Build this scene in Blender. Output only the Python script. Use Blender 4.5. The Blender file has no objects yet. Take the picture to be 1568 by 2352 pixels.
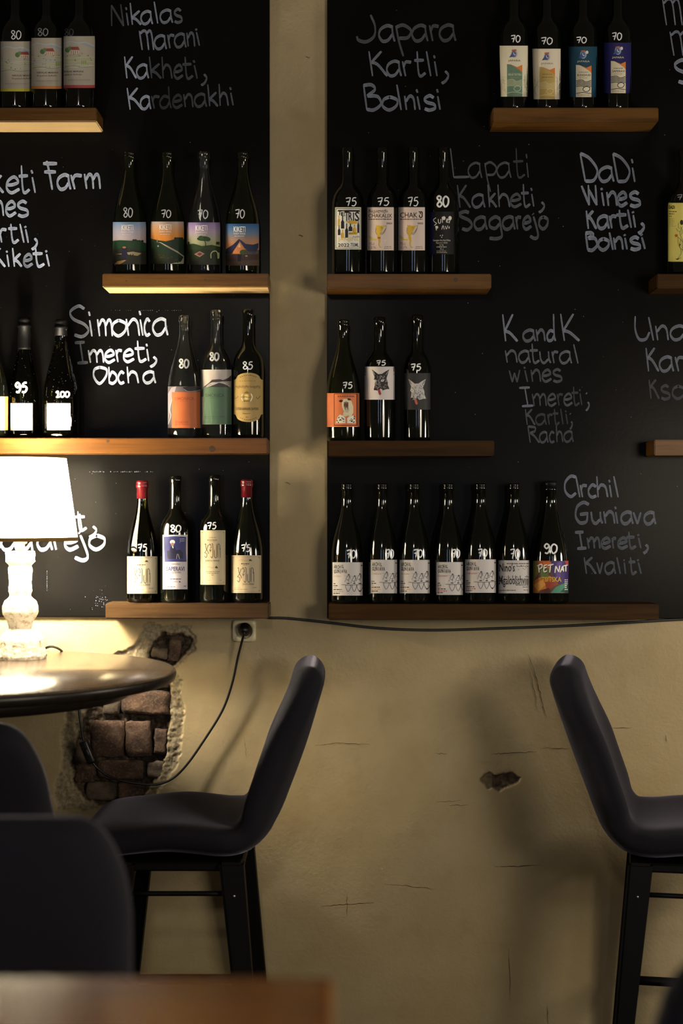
import bpy, bmesh, math, random
from mathutils import Vector, Matrix, noise
R_ = math.radians
random.seed(7)
SC = bpy.context.scene
COL = SC.collection

# ---------------------------------------------------------------- camera, world, lights, exposure
F = 3500.0                    # focal length in pixels of the 1568 x 2352 frame
CX, CY = 784.0, 1176.0
CAMZ = 1.40
D = 3.70                      # camera to chalkboard face (the plane y = 0)
cam_d = bpy.data.cameras.new('camera')
cam = bpy.data.objects.new('camera', cam_d); COL.objects.link(cam)
cam.location = (0, -D, CAMZ); cam.rotation_euler = (R_(90), 0, 0)
cam_d.sensor_fit = 'VERTICAL'; cam_d.sensor_height = 23.5; cam_d.lens = F * 23.5 / 2352
cam_d.clip_start = 0.02
cam_d.dof.use_dof = True; cam_d.dof.focus_distance = 3.60; cam_d.dof.aperture_fstop = 2.0
SC.camera = cam

world = bpy.data.worlds.new('room_air'); SC.world = world; world.use_nodes = True
bg = world.node_tree.nodes['Background']
bg.inputs[0].default_value = (1.0, 0.84, 0.62, 1); bg.inputs[1].default_value = 0.0034

def lamp(name, kind, loc, power, col, size=0.1, size_y=None, target=None):
    d = bpy.data.lights.new(name, kind); d.energy = power; d.color = col
    if kind == 'AREA':
        d.shape = 'RECTANGLE' if size_y else 'SQUARE'; d.size = size
        if size_y: d.size_y = size_y
    else:
        d.shadow_soft_size = size
    o = bpy.data.objects.new(name, d); COL.objects.link(o); o.location = loc
    if target is not None:
        o.rotation_euler = (Vector(target) - Vector(loc)).to_track_quat('-Z', 'Y').to_euler()
    return o
# lit lamps on other tables right of the frame, two added fill lights without a seen source further back, two narrow windows behind the camera
lamp('side_table_lamp', 'POINT', (1.75, -0.60, 1.42), 2.4, (1.0, 0.88, 0.72), 0.12)
lamp('neighbour_table_lamp', 'POINT', (1.45, -2.55, 1.45), 5.0, (1.0, 0.88, 0.68), 0.36)
lamp('overhead_fill', 'POINT', (-0.3, -4.6, 2.5), 3.8, (1.0, 0.90, 0.74), 0.12)  # added overhead fill that evens the light on the plaster strip
lamp('rear_right_fill', 'POINT', (2.2, -4.4, 1.6), 2.8, (1.0, 0.90, 0.74), 0.20)  # added low fill from the unseen side of the room
lamp('street_window', 'AREA', (-1.25, -7.5, 1.7), 0.8, (0.45, 0.62, 1.0), 0.16, 1.6, (-0.2, 0, 1.4))
lamp('street_window', 'AREA', (1.0, -7.5, 1.7), 0.6, (0.80, 0.88, 1.0), 0.12, 1.6, (0.2, 0, 1.4))
LAMP_POWER = 40.0             # radiance of the bulb in the table lamp (built further down)
SHADE_GLOW = 1.5              # radiance of the lit lamp shade

vs = SC.view_settings
vs.view_transform = 'Standard'; vs.look = 'None'; vs.gamma = 1.0; vs.use_curve_mapping = False
vs.exposure = 4.0
try: SC.cycles.use_denoising = True
except Exception: pass

# ---------------------------------------------------------------- helpers
def W(px, py, dist):
    "the place a pixel of the frame shows at a given distance from the camera"
    return Vector(((px - CX) * dist / F, dist - D, CAMZ - (py - CY) * dist / F))

def lin(h):
    if isinstance(h, str):
        h = h.lstrip('#'); c = [int(h[i:i+2], 16) / 255 for i in (0, 2, 4)]
    else:
        c = h
    return tuple(((v + 0.055) / 1.055) ** 2.4 if v > 0.04045 else v / 12.92 for v in c) + (1.0,)

def setp(o, label=None, cat=None, group=None, kind=None):
    if label: o['label'] = label
    if cat: o['category'] = cat
    if group: o['group'] = group
    if kind: o['kind'] = kind
    return o

def empty(name, loc, label=None, cat=None, group=None, rz=0):
    o = bpy.data.objects.new(name, None); COL.objects.link(o)
    o.location = loc; o.rotation_euler = (0, 0, rz); o.empty_display_size = 0.05
    return setp(o, label, cat, group)

def link(name, me, mat, parent=None, smooth=True):
    o = bpy.data.objects.new(name, me); COL.objects.link(o)
    if mat is not None:
        for m in (mat if isinstance(mat, (list, tuple)) else [mat]):
            if m.name not in [x.name for x in me.materials if x]: me.materials.append(m)
    if smooth:
        for p in me.polygons: p.use_smooth = True
    if parent is not None: o.parent = parent
    return o

def mesh(name, verts, faces):
    me = bpy.data.meshes.new(name); me.from_pydata([tuple(v) for v in verts], [], faces); me.update(); return me

def bm_mesh(name, bm):
    bmesh.ops.recalc_face_normals(bm, faces=bm.faces[:])
    me = bpy.data.meshes.new(name); bm.to_mesh(me); bm.free(); return me

def box_mesh(name, x0, x1, y0, y1, z0, z1, bev=0.0, seg=2):
    bm = bmesh.new()
    bmesh.ops.create_cube(bm, size=1.0)
    for v in bm.verts:
        v.co = ((x0 + x1) / 2 + v.co.x * (x1 - x0), (y0 + y1) / 2 + v.co.y * (y1 - y0), (z0 + z1) / 2 + v.co.z * (z1 - z0))
    if bev > 0:
        bmesh.ops.bevel(bm, geom=bm.edges[:], offset=bev, segments=seg, affect='EDGES', profile=0.5)
    return bm_mesh(name, bm)

def lathe(name, prof, n=48, squash=None):
    "prof: list of (r, z) from bottom to top, closed on the axis where r = 0"
    verts, faces, rings = [], [], []
    for r, z in prof:
        if r < 1e-6:
            rings.append([len(verts)]); verts.append((0, 0, z))
        else:
            rings.append(list(range(len(verts), len(verts) + n)))
            for k in range(n):
                a = 2 * math.pi * k / n
                verts.append((r * math.cos(a), r * math.sin(a), z))
    for A, B in zip(rings, rings[1:]):
        if len(A) == 1 and len(B) == 1: continue
        for k in range(n):
            k2 = (k + 1) % n
            if len(A) == 1: faces.append((A[0], B[k2], B[k]))
            elif len(B) == 1: faces.append((A[k], A[k2], B[0]))
            else: faces.append((A[k], A[k2], B[k2], B[k]))
    return mesh(name, verts, faces)

def catmull(pts, n=6):
    if len(pts) < 3: 
        a, b = Vector(pts[0]), Vector(pts[-1])
        return [a.lerp(b, k / 4) for k in range(5)]
    P = [Vector(p) for p in pts]
    P = [P[0] * 2 - P[1]] + P + [P[-1] * 2 - P[-2]]
    out = []
    for i in range(1, len(P) - 2):
        for k in range(n):
            t = k / n
            a, b, c, d = P[i-1], P[i], P[i+1], P[i+2]
            out.append(0.5 * ((2 * b) + (c - a) * t + (2*a - 5*b + 4*c - d) * t*t + (3*b - a - 3*c + d) * t**3))
    out.append(P[-2]); return out

def tube_mesh(name, pts, r, n=10, smooth=8):
    P = catmull(pts, smooth)
    verts, faces = [], []
    up = Vector((0, 0, 1))
    t0 = (P[1] - P[0]).normalized()
    nrm = t0.cross(up if abs(t0.z) < 0.9 else Vector((1, 0, 0))).normalized()
    for i, p in enumerate(P):
        t = (P[min(i + 1, len(P) - 1)] - P[max(i - 1, 0)]).normalized()
        nrm = (nrm - t * nrm.dot(t)).normalized(); bn = t.cross(nrm)
        for k in range(n):
            a = 2 * math.pi * k / n
            verts.append(p + nrm * math.cos(a) * r + bn * math.sin(a) * r)
    for i in range(len(P) - 1):
        for k in range(n):
            k2 = (k + 1) % n
            faces.append((i*n + k, i*n + k2, (i+1)*n + k2, (i+1)*n + k))
    faces.append(tuple(range(n - 1, -1, -1))); faces.append(tuple((len(P) - 1) * n + k for k in range(n)))
    return mesh(name, verts, faces)

# ---------------------------------------------------------------- materials
MATS = {}
def new_mat(name):
    m = bpy.data.materials.new(name); m.use_nodes = True
    nt = m.node_tree; b = nt.nodes['Principled BSDF']; MATS[name] = m
    return m, nt, b
def N(nt, typ, **kw):
    n = nt.nodes.new(typ)
    for k, v in kw.items(): setattr(n, k, v)
    return n
def L(nt, a, b): nt.links.new(a, b)
def coords(nt, scale=(1, 1, 1), obj=True):
    tc = N(nt, 'ShaderNodeTexCoord'); mp = N(nt, 'ShaderNodeMapping'); mp.inputs['Scale'].default_value = scale
    if obj: L(nt, tc.outputs['Object'], mp.inputs[0])
    else:
        g = N(nt, 'ShaderNodeNewGeometry'); L(nt, g.outputs['Position'], mp.inputs[0])
    return mp.outputs[0]
def noise_n(nt, vec, scale, detail=4, rough=0.55):
    n = N(nt, 'ShaderNodeTexNoise'); n.inputs['Scale'].default_value = scale
    n.inputs['Detail'].default_value = detail; n.inputs['Roughness'].default_value = rough
    L(nt, vec, n.inputs['Vector']); return n.outputs['Fac']
def ramp(nt, fac, stops):
    r = N(nt, 'ShaderNodeValToRGB'); e = r.color_ramp.elements
    while len(e) < len(stops): e.new(0.5)
    for el, (p, c) in zip(e, stops): el.position = p; el.color = c
    L(nt, fac, r.inputs[0]); return r.outputs[0]
def mix(nt, fac, a, b, mode='MIX'):
    m = N(nt, 'ShaderNodeMix', data_type='RGBA', blend_type=mode)
    if isinstance(fac, (int, float)): m.inputs[0].default_value = fac
    else: L(nt, fac, m.inputs[0])
    for s, v in ((6, a), (7, b)):
        if isinstance(v, tuple): m.inputs[s].default_value = v
        else: L(nt, v, m.inputs[s])
    return m.outputs[2]
def bump(nt, b, h, strength=0.3, dist=0.002):
    n = N(nt, 'ShaderNodeBump'); n.inputs['Strength'].default_value = strength; n.inputs['Distance'].default_value = dist
    L(nt, h, n.inputs['Height']); L(nt, n.outputs[0], b.inputs['Normal'])
def simple(name, col, rough=0.5, metal=0.0, spec=0.5, grain=0.0, gscale=200):
    if name in MATS: return MATS[name]
    m, nt, b = new_mat(name)
    c = lin(col)
    b.inputs['Roughness'].default_value = rough; b.inputs['Metallic'].default_value = metal
    b.inputs['Specular IOR Level'].default_value = spec
    if grain > 0:
        v = coords(nt); f = noise_n(nt, v, gscale)
        d = tuple(x * (1 - grain) for x in c[:3]) + (1,)
        L(nt, mix(nt, f, d, c), b.inputs['Base Color'])
    else:
        b.inputs['Base Color'].default_value = c
    return m
def ink(col):
    return simple('ink_' + col.lstrip('#'), col, 0.55, 0, 0.3)

def wood(name, dark, light, rough=0.38, gx=3.0, gz=60.0, spec=0.4):
    m, nt, b = new_mat(name)
    v = coords(nt, (gx, gz, gz), obj=False)
    f = noise_n(nt, v, 1.0, 6, 0.6)
    v2 = coords(nt, (gx * 0.5, gz * 0.25, gz * 0.25), obj=False); f2 = noise_n(nt, v2, 1.0, 3)
    mm = N(nt, 'ShaderNodeMath', operation='MULTIPLY_ADD'); L(nt, f, mm.inputs[0]); mm.inputs[1].default_value = 0.65
    m3 = N(nt, 'ShaderNodeMath', operation='MULTIPLY'); L(nt, f2, m3.inputs[0]); m3.inputs[1].default_value = 0.35
    L(nt, m3.outputs[0], mm.inputs[2])
    L(nt, ramp(nt, mm.outputs[0], [(0.30, lin(dark)), (0.50, lin(light)), (0.68, lin(dark))]), b.inputs['Base Color'])
    b.inputs['Roughness'].default_value = rough; b.inputs['Specular IOR Level'].default_value = spec
    bump(nt, b, mm.outputs[0], 0.25, 0.0015)
    return m
M_shelf = wood('stained_pine', '#38220c', '#61411b', spec=0.15)
M_shelf_dark = wood('dark_stained_pine', '#1e1206', '#38240d', 0.5, spec=0.06)
M_shelf_grey = wood('weathered_brown_pine', '#261a0f', '#43301c', spec=0.12)
M_shelf_warm = wood('orange_stained_pine', '#3c230c', '#633e18', gx=2.0, spec=0.2)
M_tabletop = wood('dark_walnut_top', '#2b231b', '#5a4d3e', 0.2, 5.0, 45.0, 0.7)
M_table_edge = wood('worn_black_edge', '#070504', '#1b1510', 0.35, 8, 60, 0.3)
M_near_table = wood('red_brown_tabletop', '#43240b', '#70431a', 0.14, 3.0, 25.0, 0.6)

M_pale = wood('lamp_lit_pale_pine', '#9c7f52', '#c4a878', spec=0.2)  # pale shelf undersides: lamp light from below is put into the wood colour
# chalkboard paint
m, nt, b = new_mat('chalkboard_paint'); M_board = m
v = coords(nt, obj=False)
f = noise_n(nt, v, 3.0, 5); f2 = noise_n(nt, v, 90.0, 3)
L(nt, ramp(nt, f, [(0.3, (0.003, 0.0028, 0.0026, 1)), (0.75, (0.006, 0.0055, 0.005, 1))]), b.inputs['Base Color'])
rr = N(nt, 'ShaderNodeMapRange'); L(nt, f, rr.inputs[0]); rr.inputs[3].default_value = 0.20; rr.inputs[4].default_value = 0.28
L(nt, rr.outputs[0], b.inputs['Roughness']); b.inputs['Specular IOR Level'].default_value = 0.034
bump(nt, b, f2, 0.12, 0.0008)

# chalk marker strokes: how thickly the chalk lies is stored per vertex
m, nt, b = new_mat('chalk_marker'); M_chalk = m
v = coords(nt, (1, 1, 1), obj=False); f = noise_n(nt, v, 260.0, 3)
at = N(nt, 'ShaderNodeAttribute'); at.attribute_name = 'dens'
mr = N(nt, 'ShaderNodeMapRange'); L(nt, f, mr.inputs[0]); mr.inputs[1].default_value = 0.3; mr.inputs[2].default_value = 0.7
mr.inputs[3].default_value = 0.72; mr.inputs[4].default_value = 1.1
mu = N(nt, 'ShaderNodeMath', operation='MULTIPLY', use_clamp=True); L(nt, mr.outputs[0], mu.inputs[0]); L(nt, at.outputs['Fac'], mu.inputs[1])
L(nt, mix(nt, mu.outputs[0], (0.012, 0.012, 0.012, 1), (0.47, 0.54, 0.72, 1)), b.inputs['Base Color'])
b.inputs['Roughness'].default_value = 0.75; b.inputs['Specular IOR Level'].default_value = 0.2

# plaster wall: cream distemper; broken rim and exposed mortar follow per-vertex masks of the broken geometry
m, nt, b = new_mat('old_cream_plaster'); M_plaster = m
v = coords(nt, obj=False)
f = noise_n(nt, v, 2.2, 6, 0.6); f2 = noise_n(nt, v, 14.0, 5); f3 = noise_n(nt, v, 130.0, 4)
vs_ = coords(nt, (1.6, 1, 20), obj=False); f4 = noise_n(nt, vs_, 1.0, 4)
c0 = ramp(nt, f, [(0.30, lin('#93815c')), (0.55, lin('#a0906f')), (0.75, lin('#ab9a76'))])
c1 = mix(nt, ramp(nt, f2, [(0.55, (0, 0, 0, 1)), (0.8, (0.35, 0.35, 0.35, 1))]), c0, lin('#86734d'))
ar = N(nt, 'ShaderNodeAttribute'); ar.attribute_name = 'rim'
ae = N(nt, 'ShaderNodeAttribute'); ae.attribute_name = 'exposed'
c2 = mix(nt, ar.outputs['Fac'], c1, ramp(nt, f3, [(0.35, lin('#6f634c')), (0.65, lin('#93876e'))]))
c3 = mix(nt, ae.outputs['Fac'], c2, ramp(nt, f3, [(0.35, lin('#271e15')), (0.65, lin('#483c30'))]))
L(nt, c3, b.inputs['Base Color']); b.inputs['Roughness'].default_value = 0.7; b.inputs['Specular IOR Level'].default_value = 0.25
ad = N(nt, 'ShaderNodeMath', operation='MULTIPLY_ADD'); L(nt, f2, ad.inputs[0]); ad.inputs[1].default_value = 1.6; L(nt, f3, ad.inputs[2])
ad2 = N(nt, 'ShaderNodeMath', operation='MULTIPLY_ADD'); L(nt, f4, ad2.inputs[0]); ad2.inputs[1].default_value = 0.7; L(nt, ad.outputs[0], ad2.inputs[2])
bump(nt, b, ad2.outputs[0], 0.36, 0.003)

m, nt, b = new_mat('old_brick'); M_brick = m
v = coords(nt, obj=False); f = noise_n(nt, v, 22, 5); f3 = noise_n(nt, v, 170, 4)
c0 = ramp(nt, f, [(0.32, lin('#2f1f16')), (0.55, lin('#4a3427')), (0.72, lin('#66503f'))])
L(nt, mix(nt, ramp(nt, f3, [(0.5, (0, 0, 0, 1)), (0.75, (0.6, 0.6, 0.6, 1))]), c0, lin('#756756')), b.inputs['Base Color'])
b.inputs['Roughness'].default_value = 0.9; bump(nt, b, f3, 0.6, 0.003)

m, nt, b = new_mat('grey_violet_upholstery'); M_fabric = m
v = coords(nt); f = noise_n(nt, v, 420, 3); f2 = noise_n(nt, v, 6, 3)
L(nt, mix(nt, f, lin('#0b0a0e'), lin('#191822')), b.inputs['Base Color'])
b.inputs['Roughness'].default_value = 0.9; b.inputs['Specular IOR Level'].default_value = 0.2
b.inputs['Sheen Weight'].default_value = 0.26; b.inputs['Sheen Roughness'].default_value = 0.25; b.inputs['Sheen Tint'].default_value = (0.62, 0.60, 0.80, 1)
bump(nt, b, f, 0.25, 0.001)
M_leg = simple('black_painted_legs', '#060505', 0.55, 0, 0.15, 0.3, 40)
M_metal = simple('bolt_steel', '#8a8a88', 0.3, 1.0)
M_black = simple('black_plastic', '#0b0b0b', 0.4, 0, 0.5, 0.2, 80)
M_cable = simple('dark_grey_cable', '#2a2a2c', 0.5, 0, 0.4, 0.2, 80)
M_socket = simple('ivory_socket_plastic', '#cfc29d', 0.35, 0, 0.5, 0.08, 30)
M_floor = wood('dark_floorboards', '#241810', '#3c2a1c', 0.5, 1.5, 12)

m, nt, b = new_mat('rough_white_ceramic'); M_ceramic = m
v = coords(nt); f = noise_n(nt, v, 90, 5, 0.65); f2 = noise_n(nt, v, 25, 3)
L(nt, ramp(nt, f, [(0.35, lin('#b9aa8a')), (0.5, lin('#f1ebdc'))]), b.inputs['Base Color'])
b.inputs['Roughness'].default_value = 0.6; bump(nt, b, f, 0.7, 0.004)
M_trim = simple('gold_brown_shade_trim', '#8a6c34', 0.6, 0, 0.3, 0.25, 60)
m, nt, b = new_mat('lamp_shade_cloth'); M_shade = m
out = nt.nodes['Material Output']; nt.nodes.remove(b)
tr = N(nt, 'ShaderNodeBsdfTranslucent'); df = N(nt, 'ShaderNodeBsdfDiffuse'); mx = N(nt, 'ShaderNodeMixShader')
v = coords(nt, (1, 1, 1)); f = noise_n(nt, v, 300, 2)
cc = mix(nt, f, (0.80, 0.72, 0.54, 1), (0.86, 0.79, 0.62, 1))
L(nt, cc, tr.inputs[0]); L(nt, cc, df.inputs[0]); mx.inputs[0].default_value = 0.75
L(nt, tr.outputs[0], mx.inputs[1]); L(nt, df.outputs[0], mx.inputs[2])
em = N(nt, 'ShaderNodeEmission'); em.inputs[0].default_value = (1.0, 0.86, 0.62, 1); em.inputs[1].default_value = SHADE_GLOW
ad_ = N(nt, 'ShaderNodeAddShader'); L(nt, mx.outputs[0], ad_.inputs[0]); L(nt, em.outputs[0], ad_.inputs[1]); L(nt, ad_.outputs[0], out.inputs[0])
m, nt, b = new_mat('glowing_bulb'); M_bulb = m
b.inputs['Base Color'].default_value = (1, 0.9, 0.7, 1)
b.inputs['Emission Color'].default_value = (1.0, 0.92, 0.78, 1); b.inputs['Emission Strength'].default_value = LAMP_POWER

def dark_glass(name, col, rough=0.04):
    m, nt, b = new_mat(name)
    v = coords(nt); f = noise_n(nt, v, 30, 3)
    c = lin(col); L(nt, mix(nt, f, c, tuple(x * 0.6 for x in c[:3]) + (1,)), b.inputs['Base Color'])
    rr = N(nt, 'ShaderNodeMapRange'); L(nt, f, rr.inputs[0]); rr.inputs[3].default_value = rough; rr.inputs[4].default_value = rough + 0.05
    L(nt, rr.outputs[0], b.inputs['Roughness']); b.inputs['Specular IOR Level'].default_value = 0.55; b.inputs['IOR'].default_value = 1.5
    return m
M_glass_black = dark_glass('black_green_glass', '#0a0c07')
M_glass_green = dark_glass('olive_glass', '#101307')
def clear_glass(name, tint, base):
    "hollow thin-walled bottle glass: transparent in the middle, reflecting and denser towards the rim"
    m, nt, b = new_mat(name); out = nt.nodes['Material Output']; nt.nodes.remove(b)
    t = N(nt, 'ShaderNodeBsdfTransparent'); g = N(nt, 'ShaderNodeBsdfGlossy'); g.inputs['Roughness'].default_value = 0.03
    d = N(nt, 'ShaderNodeBsdfDiffuse'); d.inputs[0].default_value = base
    lw = N(nt, 'ShaderNodeLayerWeight'); lw.inputs[0].default_value = 0.28
    v = coords(nt); f = noise_n(nt, v, 25, 2)
    L(nt, mix(nt, f, tint, tuple(min(1, x * 1.06) for x in tint[:3]) + (1,)), t.inputs[0])
    m1 = N(nt, 'ShaderNodeMixShader'); m2 = N(nt, 'ShaderNodeMixShader')
    mr = N(nt, 'ShaderNodeMapRange'); L(nt, lw.outputs['Facing'], mr.inputs[0]); mr.interpolation_type = 'SMOOTHERSTEP'; mr.inputs[1].default_value = 0.35; mr.inputs[3].default_value = 0.012; mr.inputs[4].default_value = 0.38
    L(nt, mr.outputs[0], m1.inputs[0]); L(nt, t.outputs[0], m1.inputs[1]); L(nt, d.outputs[0], m1.inputs[2])
    fr = N(nt, 'ShaderNodeFresnel'); fr.inputs[0].default_value = 1.5
    L(nt, fr.outputs[0], m2.inputs[0]); L(nt, m1.outputs[0], m2.inputs[1]); L(nt, g.outputs[0], m2.inputs[2])
    L(nt, m2.outputs[0], out.inputs[0]); return m
M_glass_clear = clear_glass('clear_flint_glass', (0.90, 0.93, 0.90, 1), (0.55, 0.58, 0.55, 1))
M_glass_olive = clear_glass('see_through_olive_glass', (0.20, 0.20, 0.07, 1), (0.03, 0.03, 0.008, 1))
M_wax = simple('red_wax', '#5e1019', 0.25, 0, 0.6, 0.2, 50)
M_cap = simple('black_capsule_foil', '#060606', 0.5, 0, 0.2, 0.2, 60)
M_paint = simple('white_paint_marker', '#dfe1e6', 0.6, 0, 0.3, 0.15, 400)
# ---------------------------------------------------------------- the room: wall with broken plaster, floor
WALL_Y = 0.012
WD = D + WALL_Y
BROKEN = [(352,1474),(372,1452),(398,1456),(420,1456),(437,1462),(441,1480),(428,1502),(408,1524),(392,1534),(389,1560),(392,1590),
          (390,1632),(388,1662),(384,1700),(380,1742),(372,1772),(352,1800),(330,1830),(290,1850),(230,1850),(190,1838),(168,1800),
          (160,1752),(172,1700),(190,1650),(205,1600),(240,1570),(300,1545),(345,1520),(338,1500)]
RIM = [(330,1430),(318,1470),(300,1492),(268,1500),(240,1515),(180,1590),(155,1628),(139,1686),(143,1747),(122,1808),(130,1860),
       (330,1862),(380,1800),(406,1760),(416,1712),(420,1660),(426,1628),(413,1596),(418,1563),(402,1540),(420,1522),(446,1492),(450,1462),(436,1440),(400,1436),(372,1440),(345,1428)]
CHIP = [(1103,1791),(1112,1780),(1124,1773),(1136,1781),(1155,1777),(1178,1774),(1194,1787),(1192,1797),(1171,1806),(1158,1812),(1147,1818),(1132,1810),(1120,1812),(1110,1800)]
def sdist(px, py, poly):
    inside = False; best = 1e9; n = len(poly); j = n - 1
    for i in range(n):
        xi, yi = poly[i]; xj, yj = poly[j]
        if (yi > py) != (yj > py) and px < (xj - xi) * (py - yi) / (yj - yi) + xi: inside = not inside
        dx, dy = xj - xi, yj - yi
        t = max(0, min(1, ((px - xi) * dx + (py - yi) * dy) / (dx * dx + dy * dy)))
        q = (px - xi - t * dx) ** 2 + (py - yi - t * dy) ** 2
        if q < best: best = q
        j = i
    return math.sqrt(best) * (1 if inside else -1)
def sstep(a, b, x):
    t = max(0.0, min(1.0, (x - a) / (b - a))); return t * t * (3 - 2 * t)
def lines(lo, hi, coarse, fines, step):
    out = []; x = lo
    while x < hi:
        out.append(x)
        x += step if any(a - 1e-6 <= x < b for a, b in fines) else coarse
        for a, b in fines:
            if out[-1] < a < x: x = a
    out.append(hi); return out
fx = [((100 - CX) * WD / F, (462 - CX) * WD / F), ((1092 - CX) * WD / F, (1204 - CX) * WD / F)]
fz = [(CAMZ - (1870 - CY) * WD / F, CAMZ - (1422 - CY) * WD / F)]
XS = lines(-2.6, 2.8, 0.09, fx, 0.0026); ZS = lines(0.0, 3.0, 0.09, fz, 0.0026)
verts, rimA, expA = [], [], []
for z in ZS:
    for x in XS:
        px = CX + x * F / WD; py = CY - (z - CAMZ) * F / WD
        y = WALL_Y; ri = ex = 0.0
        if 80 < px < 480 and 1410 < py < 1890:
            nz = 5 * noise.noise((px * .05, py * .05, 0)) + 4 * noise.noise((px * .14, py * .14, 3.1))
            d1 = sdist(px, py, BROKEN) + nz; d2 = sdist(px, py, RIM) + nz
            ri = sstep(-1, 3, d2); ex = sstep(-2, 4, d1)
            y += 0.0065 * sstep(-2, 3, d2) + 0.014 * sstep(-3, 8, d1)
            y += ri * 0.003 * noise.noise((px * .09, py * .09, 9)) + ex * 0.009 * noise.noise((px * .06, py * .06, 5)) + ri * 0.002 * noise.noise((px * .3, py * .3, 1))
        elif 1085 < px < 1212 and 1750 < py < 1840:
            nz = 2.5 * noise.noise((px * .12, py * .12, 0))
            d1 = sdist(px, py, CHIP) + nz
            ex = sstep(-.5, .8, d1) * (0.85 + 0.25 * noise.noise((px * .1, py * .1, 2)))
            y += 0.010 * sstep(-1, 2, d1) + ex * 0.005 * noise.noise((px * .15, py * .15, 5))
            if px < 1130: ex *= 0.5; ri = sstep(-1, 2, d1) * 0.6
        else:
            y += 0.0015 * noise.noise((x * 5, z * 5, 0))
        verts.append((x, y, z)); rimA.append(ri * (1 - ex)); expA.append(ex)
nx = len(XS)
faces = [(j*nx + i, j*nx + i + 1, (j+1)*nx + i + 1, (j+1)*nx + i) for j in range(len(ZS) - 1) for i in range(nx - 1)]
nv = len(verts)   # back of the wall, so that it has its thickness
verts += [(-2.6, .2, 0), (2.8, .2, 0), (2.8, .2, 3), (-2.6, .2, 3)]; rimA += [0] * 4; expA += [0] * 4
top0 = (len(ZS) - 1) * nx
faces += [(nv + 1, nv, nv + 3, nv + 2), tuple([top0 + i for i in range(nx)] + [nv + 2, nv + 3]),
          tuple([j * nx for j in range(len(ZS))] + [nv + 3, nv]), tuple([j * nx + nx - 1 for j in range(len(ZS) - 1, -1, -1)] + [nv + 1, nv + 2])]
me = mesh('wall_back', verts, faces)
for nm, arr in (('rim', rimA), ('exposed', expA)):
    a = me.attributes.new(nm, 'FLOAT', 'POINT'); a.data.foreach_set('value', arr)
wall = setp(link('wall_back', me, M_plaster), 'cream plaster wall with a broken patch of brick', None, None, 'structure')

def rough_brick(px0, px1, py0, py1, proud, tint=None, tilt=0.0):
    a, c = W(px0, py1, WD), W(px1, py0, WD)
    cx, cz = (a.x + c.x) / 2, (a.z + c.z) / 2; hw, hh = (c.x - a.x) / 2, (c.z - a.z) / 2
    bm = bmesh.new(); bmesh.ops.create_cube(bm, size=2.0)
    bmesh.ops.subdivide_edges(bm, edges=bm.edges[:], cuts=5, use_grid_fill=True)
    sd = random.random() * 50
    for v in bm.verts:
        p = v.co.copy()
        q = Vector((p.x, p.y, p.z)); ln = (abs(q.x) ** 12 + abs(q.y) ** 12 + abs(q.z) ** 12) ** (1 / 12)
        q = q / ln if ln > 0 else q
        w = Vector((q.x * hw, q.y * 0.022, q.z * hh))
        nn = noise.noise_vector((w.x * 45 + sd, w.y * 45, w.z * 45)) * 0.0045 + noise.noise_vector((w.x * 130 + sd, w.y * 130, w.z * 130)) * 0.0018
        v.co = w + nn
    bmesh.ops.rotate(bm, verts=bm.verts[:], cent=(0, 0, 0), matrix=Matrix.Rotation(tilt, 3, 'Y'))
    o = link('brick', bm_mesh('brick', bm), tint or M_brick, wall)
    o.location = (cx, WALL_Y + 0.022 + 0.0125 - proud, cz)
    return o
m, nt, b = new_mat('grey_broken_brick'); M_brick2 = m
v = coords(nt, obj=False); f = noise_n(nt, v, 30, 5); f3 = noise_n(nt, v, 170, 4)
L(nt, ramp(nt, f, [(0.3, lin('#33281f')), (0.7, lin('#6d5f4f'))]), b.inputs['Base Color']); b.inputs['Roughness'].default_value = 0.9; bump(nt, b, f3, 0.6, 0.003)
for a in [(278,388,1588,1641,.012,None,0.03),(236,274,1596,1642,.006,M_brick2,0),(288,346,1657,1740,.010,None,-.02),(353,381,1676,1732,.006,None,.05),
          (208,284,1656,1742,.003,None,0),(222,328,1748,1792,.003,None,.01),(334,378,1750,1790,.002,M_brick2,0),(168,206,1700,1752,.000,M_brick2,.05),
          (170,216,1760,1800,.001,None,0),(196,262,1798,1842,.002,M_brick2,0),(268,330,1798,1840,.001,None,0),(386,412,1470,1520,.008,None,.12),
          (348,383,1488,1512,.010,M_brick2,.1),(300,345,1530,1582,.004,M_brick2,0),(350,388,1535,1582,.006,None,0)]:
    rough_brick(*a)

M_crack = simple('crack_shadow_line', '#4a3d26', 0.9, 0, 0.1, 0.3, 90)
def crack(pts, w):
    P = []
    for (xa, ya), (xb, yb) in zip(pts, pts[1:]):
        for k in range(8): P.append((xa + (xb - xa) * k / 8 + random.gauss(0, .7), ya + (yb - ya) * k / 8 + random.gauss(0, .7)))
    P.append(pts[-1]); vs_ = []; n = len(P)
    for i, (x, y) in enumerate(P):
        a, b_ = P[max(0, i-1)], P[min(n-1, i+1)]; t = Vector((b_[0] - a[0], b_[1] - a[1])).normalized(); h = w * .5 * (.25 + .75 * math.sin(math.pi * i / (n - 1))) * random.uniform(.6, 1.2)
        for s_ in (-1, 1):
            q = W(x - t.y * h * s_, y + t.x * h * s_, WD); q.y = WALL_Y - .0018; vs_.append(q)
    return link('crack', mesh('crack', vs_, [(2*i, 2*i+1, 2*i+3, 2*i+2) for i in range(n - 1)]), M_crack, wall, False)
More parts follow.
